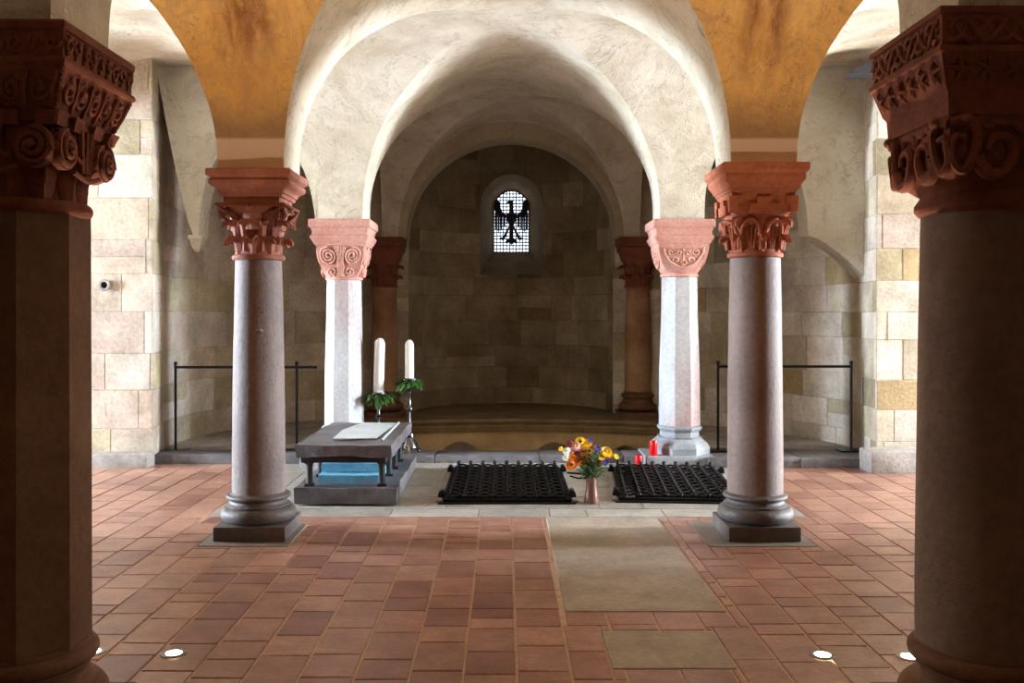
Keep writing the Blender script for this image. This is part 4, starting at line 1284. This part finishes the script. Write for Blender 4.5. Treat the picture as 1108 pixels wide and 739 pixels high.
# votive candles
def votive(x_, y_, z0, r, h, label):
    root = empty('votive_candle', (x_, y_, z0), label, 'votive candle')
    mk('plastic_cup', root, M['redwax'], lambda b: lathe(b, [(r*.94, 0), (r, .006), (r, h-.012), (r*.96, h-.004), (r*.9, h), (r*.84, h), (r*.82, h-.02), (0.001, h-.022)], 28, cap=False))
    mk('base_disc', root, M['redwax'], lambda b: lathe(b, [(r*.9, .0), (r*.92, .004)], 28))
    mk('wick', root, M['wick'], lambda b: tube(b, [(0, 0, h-.024), (0, 0, h-.008)], .002, 5))
votive(X(691, 9.12), 9.12, .002, .036, .10, 'short red votive candle standing on the floor slab')
votive(X(707, 9.18), 9.18, .096, .038, .145, 'taller red votive candle standing on the plinth of the pale column')

# ------------------------------------------------------------------ recessed floor lights
for px_, y_, lab in ((100, 4.12, 'round recessed floor light closest to the left foreground column'), (188, 4.10, 'round recessed floor light, second from the left edge'),
                     (890, 4.08, 'round recessed floor light in a tile, left of the pair on the right side'), (984, 4.06, 'round recessed floor light closest to the right foreground column')):
    root = empty('floor_light', (X(px_, y_), y_, 0), lab, 'floor light')
    mk('metal_ring', root, M['steel'], lambda b: lathe(b, [(.035, .002), (.056, .002), (.056, .006), (.040, .008), (.035, .006)], 32, cap=False))
    mk('lens', root, M['lens'], lambda b: lathe(b, [(.038, .003), (.036, .006), (.001, .007)], 32))

# wall hole with ring on left wall, dark wedge block on right
wv = B()
pr = [(.035, -.02), (.05, -.005), (.06, .01), (.052, .022), (.034, .02), (.030, -.03)]
rs2 = []
for r, d in pr: rs2.append([(r*math.cos(2*PI*i/28), -d, r*math.sin(2*PI*i/28)) for i in range(28)])
rings(wv, rs2)
wo = mesh_obj('pipe_stub', wv, M['kerb'], None, 60, (X(113, 9.13), 9.135, EYE+29.5*.00913))
tag(wo, 'small round stone-rimmed hole high on the left wall blocks', 'wall opening')
bm = B(); rings(bm, [[(.034*math.cos(2*PI*i/20), .0, .034*math.sin(2*PI*i/20)) for i in range(20)], [(.034*math.cos(2*PI*i/20), .012, .034*math.sin(2*PI*i/20)) for i in range(20)]], cap0=True, cap1=True)
mesh_obj('hole_dark_disc', bm, M['void'], wo)  # flat dark disc painted for the shade inside the hole
bm = B()
flat = [(3.28, 3.79), (3.62, 3.79), (3.62, 3.97), (3.55, 3.965)]
a = [bm.verts.new((x_, 8.80, z_)) for x_, z_ in flat]; b = [bm.verts.new((x_, 9.0, z_)) for x_, z_ in flat]
bm.faces.new(a); bm.faces.new(list(reversed(b)))
for i in range(4): bm.faces.new((a[i], b[i], b[(i+1) % 4], a[(i+1) % 4]))
struct('trim_13', bm, M['wedge_dark'])

# ------------------------------------------------------------------ lights
def area(name, loc, rot, sx, sy, e, c):
    l = bpy.data.lights.new(name, 'AREA'); l.shape = 'RECTANGLE'; l.size = sx; l.size_y = sy; l.energy = e; l.color = c
    o = bpy.data.objects.new(name, l); col.objects.link(o); o.location = loc; o.rotation_euler = rot
    return o
area('daylight_left_window', (-12.1, 7.42, 2.1), (0, -PI/2, 0), 2.3, 1.45, 2150, (.66, .82, 1.0))
area('daylight_right_window', (12.1, 7.40, 2.1), (0, PI/2, 0), 2.3, 1.45, 2150, (.74, .87, 1.0))
area('daylight_apse_window', (WX, YW-.05, (WZ0+WZ1)/2), (-PI/2, 0, 0),   .5, .9, .4, (.85, .93, 1.0))
def spot(loc, e, c, ang=100, tgt=None, rad=.03):
    l = bpy.data.lights.new('uplight_and_fill', 'SPOT'); l.energy = e; l.color = c; l.spot_size = math.radians(ang); l.spot_blend = .9; l.shadow_soft_size = rad
    o = bpy.data.objects.new('uplight_and_fill', l); col.objects.link(o); o.location = loc
    d = Vector(tgt if tgt else (loc[0], loc[1], 5))-Vector(loc)
    o.rotation_euler = d.to_track_quat('-Z', 'Y').to_euler()
W1 = (1.0, .80, .58)
for px_, y_ in ((100, 4.12), (188, 4.10), (890, 4.08), (984, 4.06)):
    spot((X(px_, y_), y_, .012), 140, W1)
for x_ in (-1.7, 1.7):  # unseen warm fill spots added beside and behind the camera
    spot((x_, .9, .012), 28, W1)
    spot((x_, -1.2, .012), 28, W1)
# added warm fill light down in the confessio, no fixture there
l = bpy.data.lights.new('pit_fill', 'POINT'); l.energy = 7; l.color = (1, .74, .42); l.shadow_soft_size = .15
o = bpy.data.objects.new('pit_fill', l); col.objects.link(o); o.location = (.1, 10.6, -.7)

GR = {'column': 'stone columns of the crypt', 'grate': 'iron grates over the graves', 'railing': 'iron railings before the side recesses', 'candlestick': 'silver candlesticks',
      'candle': 'tall white candles', 'wreath': 'green leaf wreaths', 'votive candle': 'red votive candles', 'floor light': 'recessed floor lights'}
for o in bpy.data.objects:
    if o.get('category') in GR: o['group'] = GR[o['category']]
w = bpy.data.worlds.new('World'); sc.world = w; w.use_nodes = True
w.node_tree.nodes['Background'].inputs[0].default_value = (.5, .6, .75, 1)
w.node_tree.nodes['Background'].inputs[1].default_value = .03

# ------------------------------------------------------------------ camera
cam = bpy.data.cameras.new('camera'); co = bpy.data.objects.new('camera', cam); col.objects.link(co)
co.location = (0, 0, EYE); co.rotation_euler = (PI/2, 0, 0)
cam.sensor_width = 36; cam.lens = F/1108*36
cam.shift_x = 8/1108; cam.shift_y = -31.5/1108
cam.clip_start = .05
sc.camera = co
sc.view_settings.view_transform = 'Standard'; sc.view_settings.look = 'None'
sc.view_settings.exposure = 0.88; sc.view_settings.gamma = 1.0
try: sc.view_settings.use_curve_mapping = False
except Exception: pass
